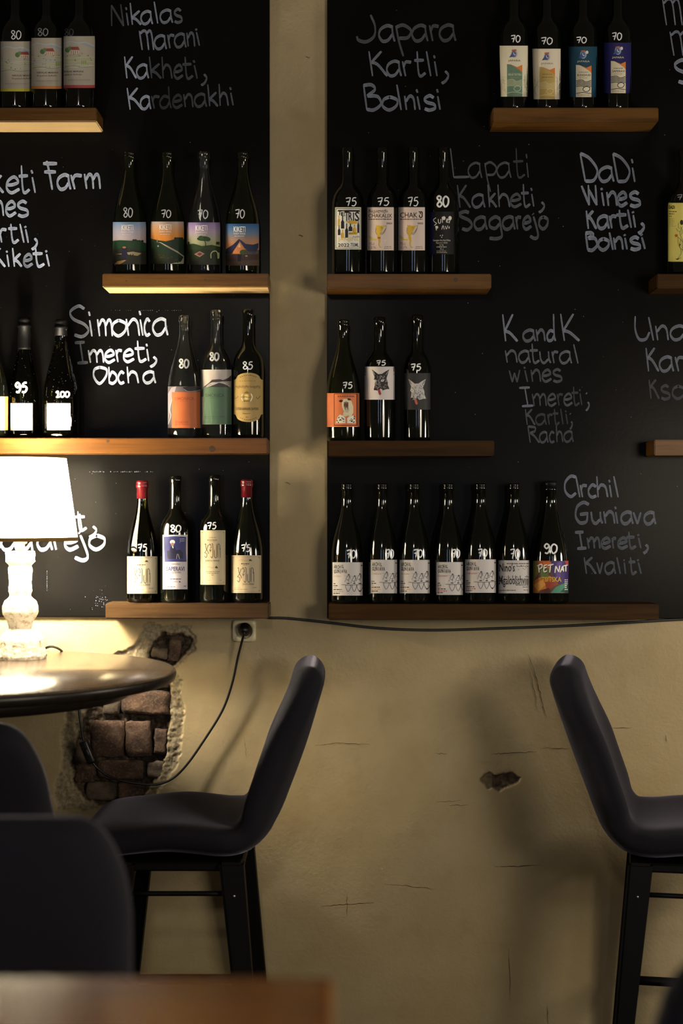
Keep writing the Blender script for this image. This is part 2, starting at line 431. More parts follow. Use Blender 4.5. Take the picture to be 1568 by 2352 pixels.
for pts, w in [([(722,1712),(780,1706),(850,1710)],1.4),([(1000,1731),(1026,1731)],1.2),([(1128,1732),(1160,1730),(1232,1727)],2.0),([(1240,1718),(1306,1719)],1.1),([(1212,1502),(1232,1560),(1246,1620),(1254,1650)],1.6),([(1216,1540),(1228,1590),(1232,1630)],1.2),
               ([(1134,1990),(1180,1990),(1244,1986)],1.8),([(738,2081),(795,2077),(858,2073)],2.0),([(797,2050),(797,2104)],1.0),([(1000,1841),(1060,1838)],1.0),([(1030,1850),(1075,1848)],1.1),([(1168,2180),(1172,2300)],1.0),([(1256,2310),(1258,2352)],1.2),([(880,2030),(950,2036),(1000,2042)],1.0),
               ([(1405,1672),(1450,1671)],1.0),([(1528,1688),(1530,1705)],1.4),([(560,1690),(566,1740)],.8),([(686,540),(696,543)],2.2),([(655,1108),(668,1112)],1.4),([(700,130),(712,134)],1.6)]: crack(pts, w)
floor = setp(link('floor', box_mesh('floor', -2.6, 2.8, -5.2, WALL_Y, -0.08, 0.0), M_floor, None, False), 'dark wooden floorboards', None, None, 'structure')

# ---------------------------------------------------------------- chalkboards
def board(x0, x1, y0, y1, label):
    a, c = W(x0, y1, D), W(x1, y0, D)
    me = box_mesh('chalkboard', a.x, c.x, 0.0, WALL_Y - 0.0005, a.z, c.z, 0.0015, 1)
    return setp(link('chalkboard', me, M_board, None, False), label, 'chalkboard')
board_l = board(-420, 619, -330, 1417, 'black chalkboard panel left of the bare plaster strip, behind the lit lamp')
board_r = board(751, 1900, -330, 1421, 'black chalkboard panel right of the bare plaster strip, partly in shade')

G = {
'a': [[(.88,.92),(.55,1.02),(.15,.8),(.03,.4),(.25,.03),(.6,.1),(.88,.5)],[(.84,1.02),(.88,.5),(1,0)]],
'b': [[(0,2),(.05,0)],[(.05,.5),(.4,1),(.9,.75),(.95,.3),(.5,0),(.05,.1)]],
'c': [[(.92,.85),(.5,1.02),(.08,.65),(.1,.25),(.45,0),(.95,.12)]],
'd': [[(.8,.85),(.4,.95),(.05,.5),(.2,.05),(.6,.1),(.85,.5)],[(.78,2),(.85,.6),(1,0)]],
'e': [[(.1,.5),(.5,.52),(.9,.7),(.6,1.02),(.15,.75),(.05,.3),(.4,0),(1,.25)]],
'g': [[(.85,.85),(.5,1.02),(.08,.7),(.1,.25),(.5,.1),(.85,.5)],[(.82,1),(.92,.2),(1,-.5),(.6,-.72),(.05,-.68)]],
'h': [[(0,2),(.12,0)],[(.08,.6),(.4,1),(.8,.8),(1,0)]],
'i': [[(.2,1),(.8,0)],[(0,1.6),(.25,1.3)]],
'j': [[(.4,1),(.75,.2),(.95,-.5),(.6,-.75),(0,-.55)],[(.3,1.5),(.4,1.35)]],
'k': [[(0,2),(.2,0)],[(.85,1.15),(.15,.55)],[(.15,.55),(.55,.42),(1,0)]],
'l': [[(0,2),(.9,0)]],
'm': [[(0,1.05),(.14,0)],[(.08,.6),(.3,1),(.5,.8),(.57,0)],[(.52,.6),(.75,1),(.92,.8),(1,0)]],
'n': [[(0,1.05),(.17,0)],[(.1,.6),(.5,1.02),(.85,.8),(1,0)]],
'o': [[(.5,1),(.1,.75),(.05,.3),(.45,0),(.9,.3),(.95,.75),(.45,1.0)]],
'p': [[(0,1),(.2,0),(.5,-.95)],[(0,.9),(.5,1.05),(1,.7),(.8,.25),(.2,.2)]],
'r': [[(0,1),(.35,0)],[(.12,.6),(.4,.95),(1,.93)]],
's': [[(.85,.88),(.5,1.05),(.1,.8),(.3,.55),(.85,.4),(.95,.12),(.5,-.03),(.1,.08)]],
't': [[(.25,2),(.35,.4),(.55,0),(1,.22)],[(0,1.08),(.85,1.12)]],
'u': [[(0,1),(.1,.3),(.4,0),(.8,.35)],[(.8,1),(.85,.4),(1,0)]],
'v': [[(0,1),(.55,0)],[(.55,0),(1,1)]],
'w': [[(0,1),(.3,0)],[(.3,0),(.5,.8)],[(.5,.8),(.75,0)],[(.75,0),(1,1.1)]],
'A': [[(.75,1.9),(.4,2),(.05,1.3),(.05,.5),(.4,.05),(.75,.35)],[(.75,1.95),(1,0)]],
'B': [[(.02,1.95),(.2,0)],[(0,1.95),(.45,2),(.65,1.6),(.22,1.05)],[(.22,1.05),(.8,1),(.98,.45),(.6,.02),(.2,.05)]],
'D': [[(0,1.95),(.3,0)],[(0,1.97),(.55,1.6),(1,.8),(.8,.1),(.3,.02)]],
'F': [[(.26,2.05),(.45,1.2),(.66,0)],[(0,1.85),(1,1.85)],[(.08,1.25),(.92,1.25)]],
'G': [[(1,1.75),(.6,2),(.15,1.5),(.05,.6),(.35,.05),(.8,.15),(.9,.7)],[(.35,.75),(.95,.85)]],
'I': [[(0,1.93),(.75,2)],[(.4,1.95),(.62,.05)],[(.2,0),(1,.05)]],
'J': [[(.72,2),(.95,1),(.9,.35),(.5,0),(.1,.1),(0,.35)]],
'K': [[(0,2),(.2,0)],[(.68,2),(.15,.95)],[(.15,.95),(.5,.75),(1,0)]],
'L': [[(0,2),(.18,.05)],[(.18,.05),(1,.08)]],
'M': [[(0,2),(.2,0)],[(.05,1.5),(.3,2),(.5,1.5),(.65,0)],[(.5,1.5),(.7,2),(.85,1.4),(1,0)]],
'N': [[(.03,1.9),(.05,0)],[(.03,1.9),(1,0)],[(.76,2),(1,0)]],
'O': [[(.5,2),(.1,1.5),(.05,.6),(.45,0),(.9,.6),(.95,1.5),(.45,2.0)]],
'R': [[(0,2),(.2,0)],[(0,1.95),(.6,1.8),(.6,1.2),(.2,.95)],[(.2,.95),(.6,.6),(1,0)]],
'S': [[(.8,1.8),(.5,2),(.1,1.6),(.25,1.1),(.8,.75),(1,.35),(.7,0),(.3,.1)]],
'U': [[(.05,2),(.05,.8),(.25,.1),(.6,.1),(.8,.6)],[(.75,1.9),(1,0)]],
'W': [[(0,1.9),(.48,.05)],[(.48,.05),(.42,2)],[(.44,1.4),(.95,.05)],[(.95,.05),(.86,2)]],
',': [[(.5,.35),(.95,.05),(.6,-.3),(0,-.5)]],
';': [[(.7,.25),(.95,.0),(.7,-.3),(.3,-.5)],[(.3,1.02),(.5,.95)]],
'.': [[(.2,.1),(.8,.0)]],
'0': [[(.5,2),(.1,1.5),(.05,.6),(.4,0),(.9,.5),(.95,1.5),(.45,2)]],
'1': [[(0,1.5),(.55,2),(.5,0)],[(.05,0),(.95,.05)]],
'5': [[(.98,2),(.35,1.95)],[(.35,1.95),(.22,1.2),(.65,1.25),(.95,.75),(.6,.05),(.05,.1)]],
'7': [[(0,1.75),(.25,1.9),(.95,2)],[(.95,2),(.45,0)],[(.1,1.0),(.9,1.15)]],
'8': [[(.85,1.7),(.4,2),(.08,1.6),(.5,1.1),(.92,.5),(.5,0),(.1,.4),(.5,1.05),(.85,1.7)]],
'9': [[(.85,1.6),(.4,2),(.05,1.5),(.4,1),(.85,1.5),(.85,.6),(.5,0),(.1,.15)]],
'2': [[(.05,1.6),(.5,2),(.9,1.5),(.4,.6),(0,.02)],[(0,.02),(1,.05)]],
}
def ribbon(pts, wthin, wthick, sm=6):
    "chisel-tip stroke in pixel space: upright strokes thin, level strokes thick; rows of 4 points with a density each"
    P = catmull([(x, y, 0) for x, y in pts], sm); rows = []
    n = len(P)
    for i, p in enumerate(P):
        t = (P[min(i+1, n-1)] - P[max(i-1, 0)])
        if t.length < 1e-6: t = Vector((1, 0, 0))
        t.normalize(); w = wthin + (wthick - wthin) * abs(t.x) ** 1.2
        nn = Vector((-t.y, t.x, 0)); e = min(i, n - 1 - i) / max(1, n - 1)
        ends = 1.0 if 0 < i < n - 1 else 0.72
        rows.append([(p + nn * w * 0.5 * s * ends, dd + (0.2 if e < 0.12 else 0)) for s, dd in ((-1, 1.0), (-.45, .68), (.3, .62), (1, .92))])
    return rows
def glyph(ch, x0, x1, yb, xh, cap):
    out = []
    for st in G[ch]:
        q = []
        for gx, gy in st:
            dy = gy * xh if gy <= 1 else xh + (gy - 1) * (cap - xh)
            q.append((x0 + gx * (x1 - x0), yb - dy))
        out.append(q)
    return out
def chalk_block(board_o, lines_, label):
    vs_, fs, dn = [], [], []; k = 0
    for txt, xs, (yb0, yb1), xh, cap, dens, wt in lines_:
        nch = len(txt)
        for i, ch in enumerate(txt):
            yb = yb0 + (yb1 - yb0) * (i / max(1, nch - 1)); dd = (int(dens[min(i, len(dens) - 1)]) / 9.0) ** 1.7
            x0, x1 = xs[i]
            for st in glyph(ch, x0, x1, yb, xh, cap):
                rows = ribbon(st, wt * 0.55, wt * 1.25); k += 1; b0 = len(vs_)
                for row in rows:
                    for p, e in row:
                        q = W(p.x, p.y, D); q.y = -0.0005 - 0.00001 * (k % 12); vs_.append(q); dn.append(min(1.0, dd * e))
                for r in range(len(rows) - 1):
                    for c in range(3):
                        fs.append((b0 + r*4 + c, b0 + r*4 + c + 1, b0 + (r+1)*4 + c + 1, b0 + (r+1)*4 + c))
    me = mesh('chalk_lettering', vs_, fs)
    a = me.attributes.new('dens', 'FLOAT', 'POINT'); a.data.foreach_set('value', dn)
    return setp(link('chalk_lettering', me, M_chalk, board_o, False), label)
def X(*a): return [(a[i], a[i+1]) for i in range(0, len(a), 2)]
chalk_block(board_l, [
 ('Nikalas', X(255,284,289,296,299,324,323,350,354,363,367,396,399,418), (60,51), 29, 50, '3577764', 5.5),
 ('Marani', X(320,353,354,382,385,400,400,427,429,447,449,460), (115,105), 31, 44, '665444', 5.5),
 ('Kakheti,', X(286,313,313,341,343,370,372,395,399,420,419,443,444,455,462,475), (180,181), 31, 50, '87333334', 5.5),
 ('Kardenakhi', X(292,327,322,346,348,366,366,393,396,419,422,443,446,474,477,500,503,524,528,537), (252,242), 29, 50, '8832233444', 5.5)],
 'grey-white chalk lettering, four lines at the top')
chalk_block(board_l, [
 ('keti', X(-22,8,14,45,43,68,72,83), (443,443), 36, 63, '9999', 6.3),
 ('Farm', X(99,131,131,162,163,188,194,230), (436,434), 33, 65, '9999', 7),
 ('nes', X(-14,8,13,37,39,65), (496,496), 33, 48, '999', 6.3),
 ('rtli,', X(-2,15,19,43,46,56,57,67,73,86), (557,558), 31, 43, '99999', 6),
 ('Kiketi', X(-22,12,15,22,29,50,54,75,75,102,105,115), (613,612), 28, 43, '999699', 6)],
 'bright white chalk lettering, four lines cut off at the left')
chalk_block(board_l, [
 ('Simonica', X(157,203,204,213,224,258,257,290,290,320,320,330,331,345,350,385), (773,770), 37, 70, '69999999', 6.2),
 ('Imereti,', X(172,202,203,238,240,264,266,280,283,308,309,336,336,343,345,360), (834,829), 28, 48, '49999999', 5.8),
 ('Obcha', X(214,246,250,268,271,286,292,318,328,357), (881,880), 26, 38, '99999', 5.8)],
 'bright white chalk lettering, three lines beside the clear bottles')
chalk_block(board_l, [
 ('kheti,', X(96,120,120,140,146,165,172,199,182,190,205,222), (1218,1219), 30, 44, '666666', 6),
 ('Sagarejo', X(-34,0,2,38,44,76,85,120,122,142,148,180,172,203,204,241), (1264,1262), 33, 48, '88888887', 7.5)],
 'smudged white chalk lettering behind the lamp shade')
chalk_block(board_r, [
 ('Japara', X(819,863,869,906,909,943,945,982,986,1007,1008,1046), (96,94), 36, 62, '343333', 6.5),
 ('Kartli,', X(847,889,887,921,924,944,951,977,979,990,996,1005,1014,1030), (175,175), 34, 57, '5555555', 6),
 ('Bolnisi', X(834,875,877,913,911,922,929,953,956,966,972,1000,1003,1012), (253,252), 31, 58, '5555565', 6.5)],
 'grey chalk lettering, three lines at the top beside the plaster strip')
chalk_block(board_r, [
 ('M', X(1521,1566), (58,62), 40, 60, '5', 5), ('M', X(1538,1584), (128,128), 38, 55, '5', 5), ('S', X(1546,1584), (190,190), 28, 52, '6', 7)],
 'grey chalk lettering cut off by the right edge at the top')
chalk_block(board_r, [
 ('Lapati', X(1034,1077,1074,1106,1113,1139,1140,1173,1178,1205,1208,1214), (409,408), 34, 68, '433323', 4.5),
 ('Kakheti,', X(1050,1080,1083,1113,1120,1140,1143,1170,1171,1197,1196,1217,1219,1227,1237,1250), (477,474), 29, 52, '34443444', 5.5),
 ('Sagarejo', X(1051,1083,1088,1118,1122,1152,1153,1182,1184,1196,1200,1220,1217,1236,1237,1258), (528,526), 29, 42, '33333333', 6.5)],
 'faded grey chalk lettering, three lines beside the black-labelled bottle')
chalk_block(board_r, [
 ('DaDi', X(1332,1371,1374,1409,1407,1445,1450,1459), (417,418), 33, 66, '6666', 6.5),
 ('Wines', X(1335,1372,1380,1388,1393,1416,1417,1440,1444,1470), (473,473), 31, 48, '66667', 7),
 ('Kartli,', X(1346,1369,1371,1398,1399,1415,1415,1442,1441,1450,1452,1460,1465,1479), (526,522), 29, 42, '6666677', 7),
 ('Bolnisi', X(1344,1371,1373,1398,1399,1408,1409,1430,1433,1441,1445,1470,1471,1483), (575,572), 27, 40, '6666676', 7)],
 'light grey chalk lettering, four lines left of the yellow label')
chalk_block(board_r, [
 ('KandK', X(1154,1188,1200,1229,1231,1251,1255,1275,1287,1330), (784,783), 25, 62, '64455', 6),
 ('natural', X(1160,1187,1190,1217,1216,1238,1239,1264,1267,1281,1284,1312,1317,1328), (833,835), 27, 44, '4444444', 5),
 ('wines', X(1169,1193,1203,1213,1219,1241,1244,1266,1268,1290), (878,876), 27, 40, '33333', 5),
 ('Imereti;', X(1192,1224,1222,1254,1257,1277,1279,1292,1294,1314,1312,1330,1330,1337,1342,1353), (933,930), 27, 43, '53323224', 4.5),
 ('Kartli;', X(1206,1228,1229,1254,1257,1268,1269,1284,1287,1293,1298,1304,1306,1314), (976,974), 24, 36, '3222223', 4.5),
 ('Racha', X(1212,1238,1238,1258,1261,1273,1277,1292,1294,1316), (1017,1015), 24, 38, '33333', 4.5)],
 'thin grey chalk lettering, six lines in the middle of the right board')
chalk_block(board_r, [
 ('Una', X(1456,1500,1505,1534,1538,1576), (782,781), 32, 56, '444', 6),
 ('Kar', X(1483,1512,1513,1546,1550,1572), (853,853), 33, 54, '444', 6),
 ('Kso', X(1490,1513,1516,1538,1543,1572), (916,916), 30, 44, '222', 5.5)],
 'grey chalk lettering cut off by the right edge, three lines')
chalk_block(board_r, [
 ('Archil', X(1296,1331,1332,1347,1350,1370,1370,1395,1398,1405,1409,1420), (1142,1142), 28, 48, '555555', 6),
 ('Guniava', X(1320,1352,1357,1383,1386,1411,1412,1419,1425,1453,1454,1471,1478,1505), (1202,1204), 27, 48, '4444444', 6.5),
 ('Imereti,', X(1320,1346,1348,1377,1380,1402,1405,1414,1418,1441,1438,1460,1464,1473,1477,1488), (1260,1259), 24, 38, '43333334', 6),
 ('Kvaliti', X(1341,1368,1370,1383,1388,1413,1416,1425,1432,1437,1443,1461,1463,1474), (1318,1318), 26, 38, '3333333', 5.5)],
 'grey chalk lettering, four lines at the lower right')
# chalk dust and staple specks left on the boards
def specks(board_o, n, x0, x1, y0, y1, extra=()):
    vs_, fs, dn = [], [], []
    pts = [(random.uniform(x0, x1), random.uniform(y0, y1), random.uniform(.5, 1.1)) for _ in range(n)] + list(extra)
    for px, py, s in pts:
        b0 = len(vs_)
        for k in range(5):
            a = 2 * math.pi * k / 5
            q = W(px + s * math.cos(a), py + s * math.sin(a), D); q.y = -0.0004; vs_.append(q); dn.append(0.35)
        fs.append(tuple(range(b0, b0 + 5)))
    me = mesh('chalk_dust', vs_, fs); a = me.attributes.new('dens', 'FLOAT', 'POINT'); a.data.foreach_set('value', dn)
    o = link('chalk_dust', me, M_chalk, board_o, False); o['kind'] = 'stuff'
dash = [(x, 1083.5 + random.uniform(-.4, .4), random.uniform(.6, 1.4)) for x in range(206, 370, 4) if random.random() < .7]
dash += [(x, 713 + random.uniform(-.4, .4), random.uniform(.5, .9)) for x in range(250, 420, 5) if random.random() < .6]
dash += [(108, y, random.uniform(.6, 1.2)) for y in range(1312, 1360, 4)] + [(random.gauss(232, 12), random.gauss(1380, 14), random.uniform(.4, 1.1)) for _ in range(40)]
specks(board_l, 90, 0, 610, 320, 1410, dash)
specks(board_r, 60, 760, 1568, 20, 1400)

# ---------------------------------------------------------------- shelves
SH_D = 0.10
def shelf(px0, px1, pyt, pyb, mat, label, knots=(), under=None):
    fd = D - SH_D
    a, c = W(px0, pyb, fd), W(px1, pyt, fd)
    root = empty('wall_shelf', ((a.x + c.x) / 2, 0, a.z), label, 'shelf', 'wooden bottle shelves on the chalkboards')
    w = (c.x - a.x) / 2
    bm = bmesh.new(); bmesh.ops.create_cube(bm, size=1.0)
    for v in bm.verts:
        v.co = (v.co.x * 2 * w, -SH_D / 2 - 0.0004 + v.co.y * SH_D, (v.co.z + .5) * (c.z - a.z))
    bmesh.ops.bevel(bm, geom=bm.edges[:], offset=0.0022, segments=2, affect='EDGES')
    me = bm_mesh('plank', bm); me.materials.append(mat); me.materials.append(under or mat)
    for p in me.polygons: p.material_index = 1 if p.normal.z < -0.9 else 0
    link('plank', me, None, root, False)
    for kx, ky, r in knots:
        q = W(kx, ky, fd); me = lathe('knot', [(0, 0), (r, 0.0), (r * .95, .0002), (0, .0002)], 14)
        o = link('knot', me, M_knot, root, False); o.rotation_euler = (R_(90), 0, 0); o.location = (q.x - root.location.x, -SH_D - 0.0004, q.z - root.location.z)
    return root
M_knot = simple('wood_knot', '#3a220f', 0.5, 0, 0.4, 0.4, 150)
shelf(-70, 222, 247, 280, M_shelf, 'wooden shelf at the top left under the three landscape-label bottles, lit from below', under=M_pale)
shelf(1131, 1512, 247, 279, M_shelf, 'wooden shelf at the top right under the four bottles with curved two-tone labels', [(1465, 283, .0035)][:0])
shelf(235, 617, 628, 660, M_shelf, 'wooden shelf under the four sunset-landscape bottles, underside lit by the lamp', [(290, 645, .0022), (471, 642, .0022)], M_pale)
shelf(750, 1128, 629, 663, M_shelf, 'wooden shelf under the four dark bottles right of the plaster strip', [(1046, 643, .005)])
shelf(1508, 1660, 629, 662, M_shelf_dark, 'short end of a wooden shelf under the yellow-label bottle at the right edge')
shelf(-90, 614, 1006, 1041, M_shelf_warm, 'long orange-brown wooden shelf just above the lamp shade', [(248, 1013, .004), (487, 1031, .0075)])
shelf(753, 1135, 1012, 1047, M_shelf_dark, 'dark wooden shelf under the two wolf-label bottles')
shelf(1502, 1660, 1010, 1046, M_shelf, 'bare end of a wooden shelf at the right edge with nothing on it in view')
shelf(242, 617, 1386, 1421, M_shelf_grey, 'wooden shelf under the two red-wax bottles, above the wall socket', [(364, 1402, .002), (583, 1390, .003)])
shelf(754, 1513, 1388, 1424, M_shelf_dark, 'long dark-brown wooden shelf under the row of seven bottles')
# ---------------------------------------------------------------- wine bottles
AX = 0.052                      # bottle axis in front of the chalkboard
PROF = {   # (share of the height from the top, radius in metres if < 0.02 else share of the body radius)
'bordeaux': [(0,.0118),(.004,.0138),(.05,.0138),(.056,.0126),(.20,.0130),(.26,.0138),(.28,.44),(.30,.53),(.325,.68),(.35,.81),(.38,.91),(.415,.975),(.46,1),(.97,.985),(.99,.95),(1,.86)],
'burgundy': [(0,.0118),(.004,.0138),(.022,.0138),(.024,.0130),(.03,.0142),(.052,.0142),(.058,.0122),(.16,.0126),(.20,.365),(.25,.43),(.31,.55),(.37,.68),(.43,.81),(.49,.91),(.55,.975),(.61,1),(.965,1),(.99,.95),(1,.86)],
'champagne': [(0,.0125),(.004,.0140),(.03,.0142),(.034,.0132),(.05,.0136),(.056,.0160),(.075,.0160),(.08,.0136),(.18,.0150),(.24,.40),(.31,.51),(.38,.63),(.45,.76),(.52,.88),(.58,.95),(.64,.99),(.7,1),(.965,1),(.99,.95),(1,.86)],
'conical': [(0,.0118),(.004,.0138),(.05,.0138),(.056,.0126),(.20,.0130),(.26,.0138),(.28,.44),(.30,.53),(.325,.68),(.35,.82),(.38,.93),(.41,.985),(.44,1),(.97,.87),(.99,.84),(1,.76)],
}
class Bottle: pass
def bottle(kind, c, rpx, ytop, yshelf, glass, label, group, ax=AX):
    b = Bottle(); b.kind = kind; b.ax = ax; AD = D - ax; b.R = rpx * AD / F * 0.995; b.xc = (c - CX) * AD / F
    b.zb = W(c, yshelf, D - SH_D).z + 0.0002
    zt = CAMZ - (ytop - CY) * AD / F; b.H = zt - b.zb
    b.prof = [((r if r < .02 else r * b.R), b.H * (1 - t)) for t, r in PROF[kind]]
    b.prof.reverse()            # bottom to top
    b.root = empty('wine_bottle', (b.xc, -ax, b.zb), label, 'bottle', group)
    pr = [(0, 0.004), (b.prof[0][0] * .75, 0.0015)] + [(r, max(z, 0.0)) for r, z in b.prof] + [(0.0095, b.H - .0005), (0.009, b.H - .02), (0, b.H - .021)]
    # finer rounding along the shoulder
    link('glass_body', lathe('glass_body', pr, 56), glass, b.root)
    return b
def rad(b, z):
    p = b.prof
    if z <= p[0][1]: return p[0][0]
    for (r0, z0), (r1, z1) in zip(p, p[1:]):
        if z0 <= z <= z1: return r0 + (r1 - r0) * (z - z0) / max(1e-9, z1 - z0)
    return p[-1][0]
def surf(b, px, py, off):
    AD = D - b.ax; d = AD - b.R
    for _ in range(6):
        x = (px - CX) * d / F; z = CAMZ - (py - CY) * d / F
        r = rad(b, z - b.zb) + off; s = max(-.992, min(.992, (x - b.xc) / r))
        y = -math.sqrt(1 - s * s) * r; d = AD + y
    return Vector((s * r, y, z - b.zb))
TXT = {}
def text_geo(s, bold):
    key = (s, bold)
    if key not in TXT:
        cu = bpy.data.curves.new('glyphs', 'FONT'); cu.body = s; cu.resolution_u = 2; cu.offset = bold; cu.fill_mode = 'FRONT'
        o = bpy.data.objects.new('glyphs', cu); me = bpy.data.meshes.new_from_object(o)
        vs_ = [(v.co.x, v.co.y) for v in me.vertices]; fs = [tuple(p.vertices) for p in me.polygons]
        bpy.data.objects.remove(o); bpy.data.curves.remove(cu); bpy.data.meshes.remove(me)
        if vs_:
            x0 = min(v[0] for v in vs_); x1 = max(v[0] for v in vs_); y0 = min(v[1] for v in vs_); y1 = max(v[1] for v in vs_)
            vs_ = [((x - x0) / max(1e-6, x1 - x0), (y - y0) / max(1e-6, y1 - y0)) for x, y in vs_]
        TXT[key] = (vs_, fs)
    return TXT[key]
class Art:
    "flat print collected in frame pixels, then laid round the bottle"
    def __init__(s): s.items = []          # (verts2d, faces, colour, level)
    def poly(s, pts, col, lv=1): s.items.append((list(pts), [tuple(range(len(pts)))], col, lv)); return s
    def rect(s, x0, x1, y0, y1, col, lv=1): return s.poly([(x0, y0), (x1, y0), (x1, y1), (x0, y1)], col, lv)
    def ell(s, cx, cy, rx, ry, col, lv=1, n=20): return s.poly([(cx + rx * math.cos(2*math.pi*k/n), cy + ry * math.sin(2*math.pi*k/n)) for k in range(n)], col, lv)
    def text(s, t, x0, x1, y0, y1, col, lv=3, bold=0.0):
        vs_, fs = text_geo(t, bold)
        s.items.append(([(x0 + (x1 - x0) * u, y1 - (y1 - y0) * v) for u, v in vs_], fs, col, lv)); return s
    def stroke(s, pts, w, col, lv=3, sm=5, wt=None):
        rows = ribbon(pts, w, wt or w, sm); vs_ = [(p.x, p.y) for row in rows for p in (row[0][0], row[3][0])]
        s.items.append((vs_, [(2*i, 2*i+1, 2*i+3, 2*i+2) for i in range(len(rows) - 1)], col, lv)); return s
    def strokes(s, lst, w, col, lv=3):
        for p in lst: s.stroke(p, w, col, lv)
        return s
    def micro(s, x0, x1, y, h, col, lv=3):
        "a line of print too small to read"
        x = x0
        while x < x1 - 1:
            w = random.uniform(2.2, 6.5); s.rect(x, min(x + w, x1), y, y + h, col, lv); x += w + random.uniform(.8, 1.4)
        return s
    def grad(s, x0, x1, y0, y1, cols, n=12, lv=1):
        for k in range(n):
            t = k / (n - 1) * (len(cols) - 1); i = min(int(t), len(cols) - 2); f = t - i
            a, b_ = [[int(c.lstrip('#')[j:j+2], 16) for j in (0, 2, 4)] for c in (cols[i], cols[i+1])]
            col = '#%02x%02x%02x' % tuple(int(p + (q - p) * f) for p, q in zip(a, b_))
            s.rect(x0, x1, y0 + (y1 - y0) * k / n, y0 + (y1 - y0) * (k + 1) / n, col, lv)
        return s
    def build(s, name, b, parent, off=0.00025, step=3.0, clip=None):
        bm = bmesh.new(); cols = []
        for vs_, fs, col, lv in s.items:
            if col not in cols: cols.append(col)
            mi = cols.index(col); V = [bm.verts.new((x, y, lv)) for x, y in vs_]
            for f in fs:
                try:
                    fc = bm.faces.new([V[i] for i in f]); fc.material_index = mi
                except ValueError: pass
        big = [f for f in bm.faces if len(f.verts) > 4]
        if big: bmesh.ops.triangulate(bm, faces=big)
        xs = [v.co.x for v in bm.verts]; x = math.floor(min(xs) / step) * step + step
        while x < max(xs):
            bmesh.ops.bisect_plane(bm, geom=bm.verts[:] + bm.edges[:] + bm.faces[:], plane_co=(x, 0, 0), plane_no=(1, 0, 0)); x += step
        if clip:
            for co, no in (((clip[0], 0, 0), (-1, 0, 0)), ((clip[1], 0, 0), (1, 0, 0)), ((0, clip[2], 0), (0, -1, 0)), ((0, clip[3], 0), (0, 1, 0))):
                bmesh.ops.bisect_plane(bm, geom=bm.verts[:] + bm.edges[:] + bm.faces[:], plane_co=co, plane_no=no, clear_outer=True)
        if True:
            y = math.floor(min(v.co.y for v in bm.verts) / 6) * 6 + 6; ym = max(v.co.y for v in bm.verts)
            while y < ym:
                bmesh.ops.bisect_plane(bm, geom=bm.verts[:] + bm.edges[:] + bm.faces[:], plane_co=(0, y, 0), plane_no=(0, 1, 0)); y += 6
        for v in bm.verts: v.co = surf(b, v.co.x, v.co.y, off + 0.00010 * v.co.z)
        for f in bm.faces:
            f.normal_update()
            if f.normal.y > 0: f.normal_flip()
        me = bpy.data.meshes.new(name); bm.to_mesh(me); bm.free()
        return link(name, me, [ink(c) for c in cols], parent, True)
def price(b, txt, x0, x1, y0, y1, w=3.0, dens=1.0):
    a = Art(); n = len(txt); cw = (x1 - x0) / n
    for i, ch in enumerate(txt):
        for st in glyph(ch, x0 + i * cw + .04 * cw, x0 + (i + .92) * cw, y1, (y1 - y0) * .5, y1 - y0): a.stroke(st, w, '#dfe1e6' if dens > .7 else '#8d9098' if dens > .4 else '#4a4c50', 1)
    return a.build('price_marking', b, b.root, 0.0002)
def paper(b, x0, x1, y0, y1, col, pr=None, shape=None, name='label'):
    base = Art()
    base.poly(shape, col, 0) if shape else base.rect(x0, x1, y0, y1, col, 0)
    o = base.build(name, b, b.root)
    if pr is not None and pr.items: pr.build('label_print', b, o, clip=(x0, x1, y0, y1))
    return o
def sleeve(b, name, t0, t1, mat, off=0.0006, drip=0.0):
    "a capsule or wax dip that follows the neck from share t0 to t1 of the height"
    zs = [b.H * (1 - t) for t in (t1, t0)]; pr = [(rad(b, zs[0]) , zs[0] - .0002)]
    pts = sorted(set([zs[0]] + [z for _, z in b.prof if zs[0] < z < zs[1]] + [zs[1]]))
    pr += [(rad(b, z) + off, z) for z in pts]
    if t0 <= 0.001: pr += [(b.prof[-1][0] + off, b.H + off), (0, b.H + off * 1.5)]
    return link(name, lathe(name, pr, 40), mat, b.root)

def dust(b, n, x0, x1, y0, y1):
    a = Art()
    for _ in range(n):
        y = random.uniform(y0, y1); x = random.uniform(x0, x1); q = rad(b, CAMZ - (y - CY) * (D - b.ax) / F - b.zb) * F / (D - b.ax) * .93; c = CX + b.xc * F / (D - b.ax)
        s_ = random.uniform(.25, .6); a.ell(max(c - q, min(c + q, x)), y, s_, s_, '#8a8a88', 1, 6)
    o = a.build('dust_specks', b, b.root, .0003); o['kind'] = 'stuff'
gT = 'bottles on the top shelves'

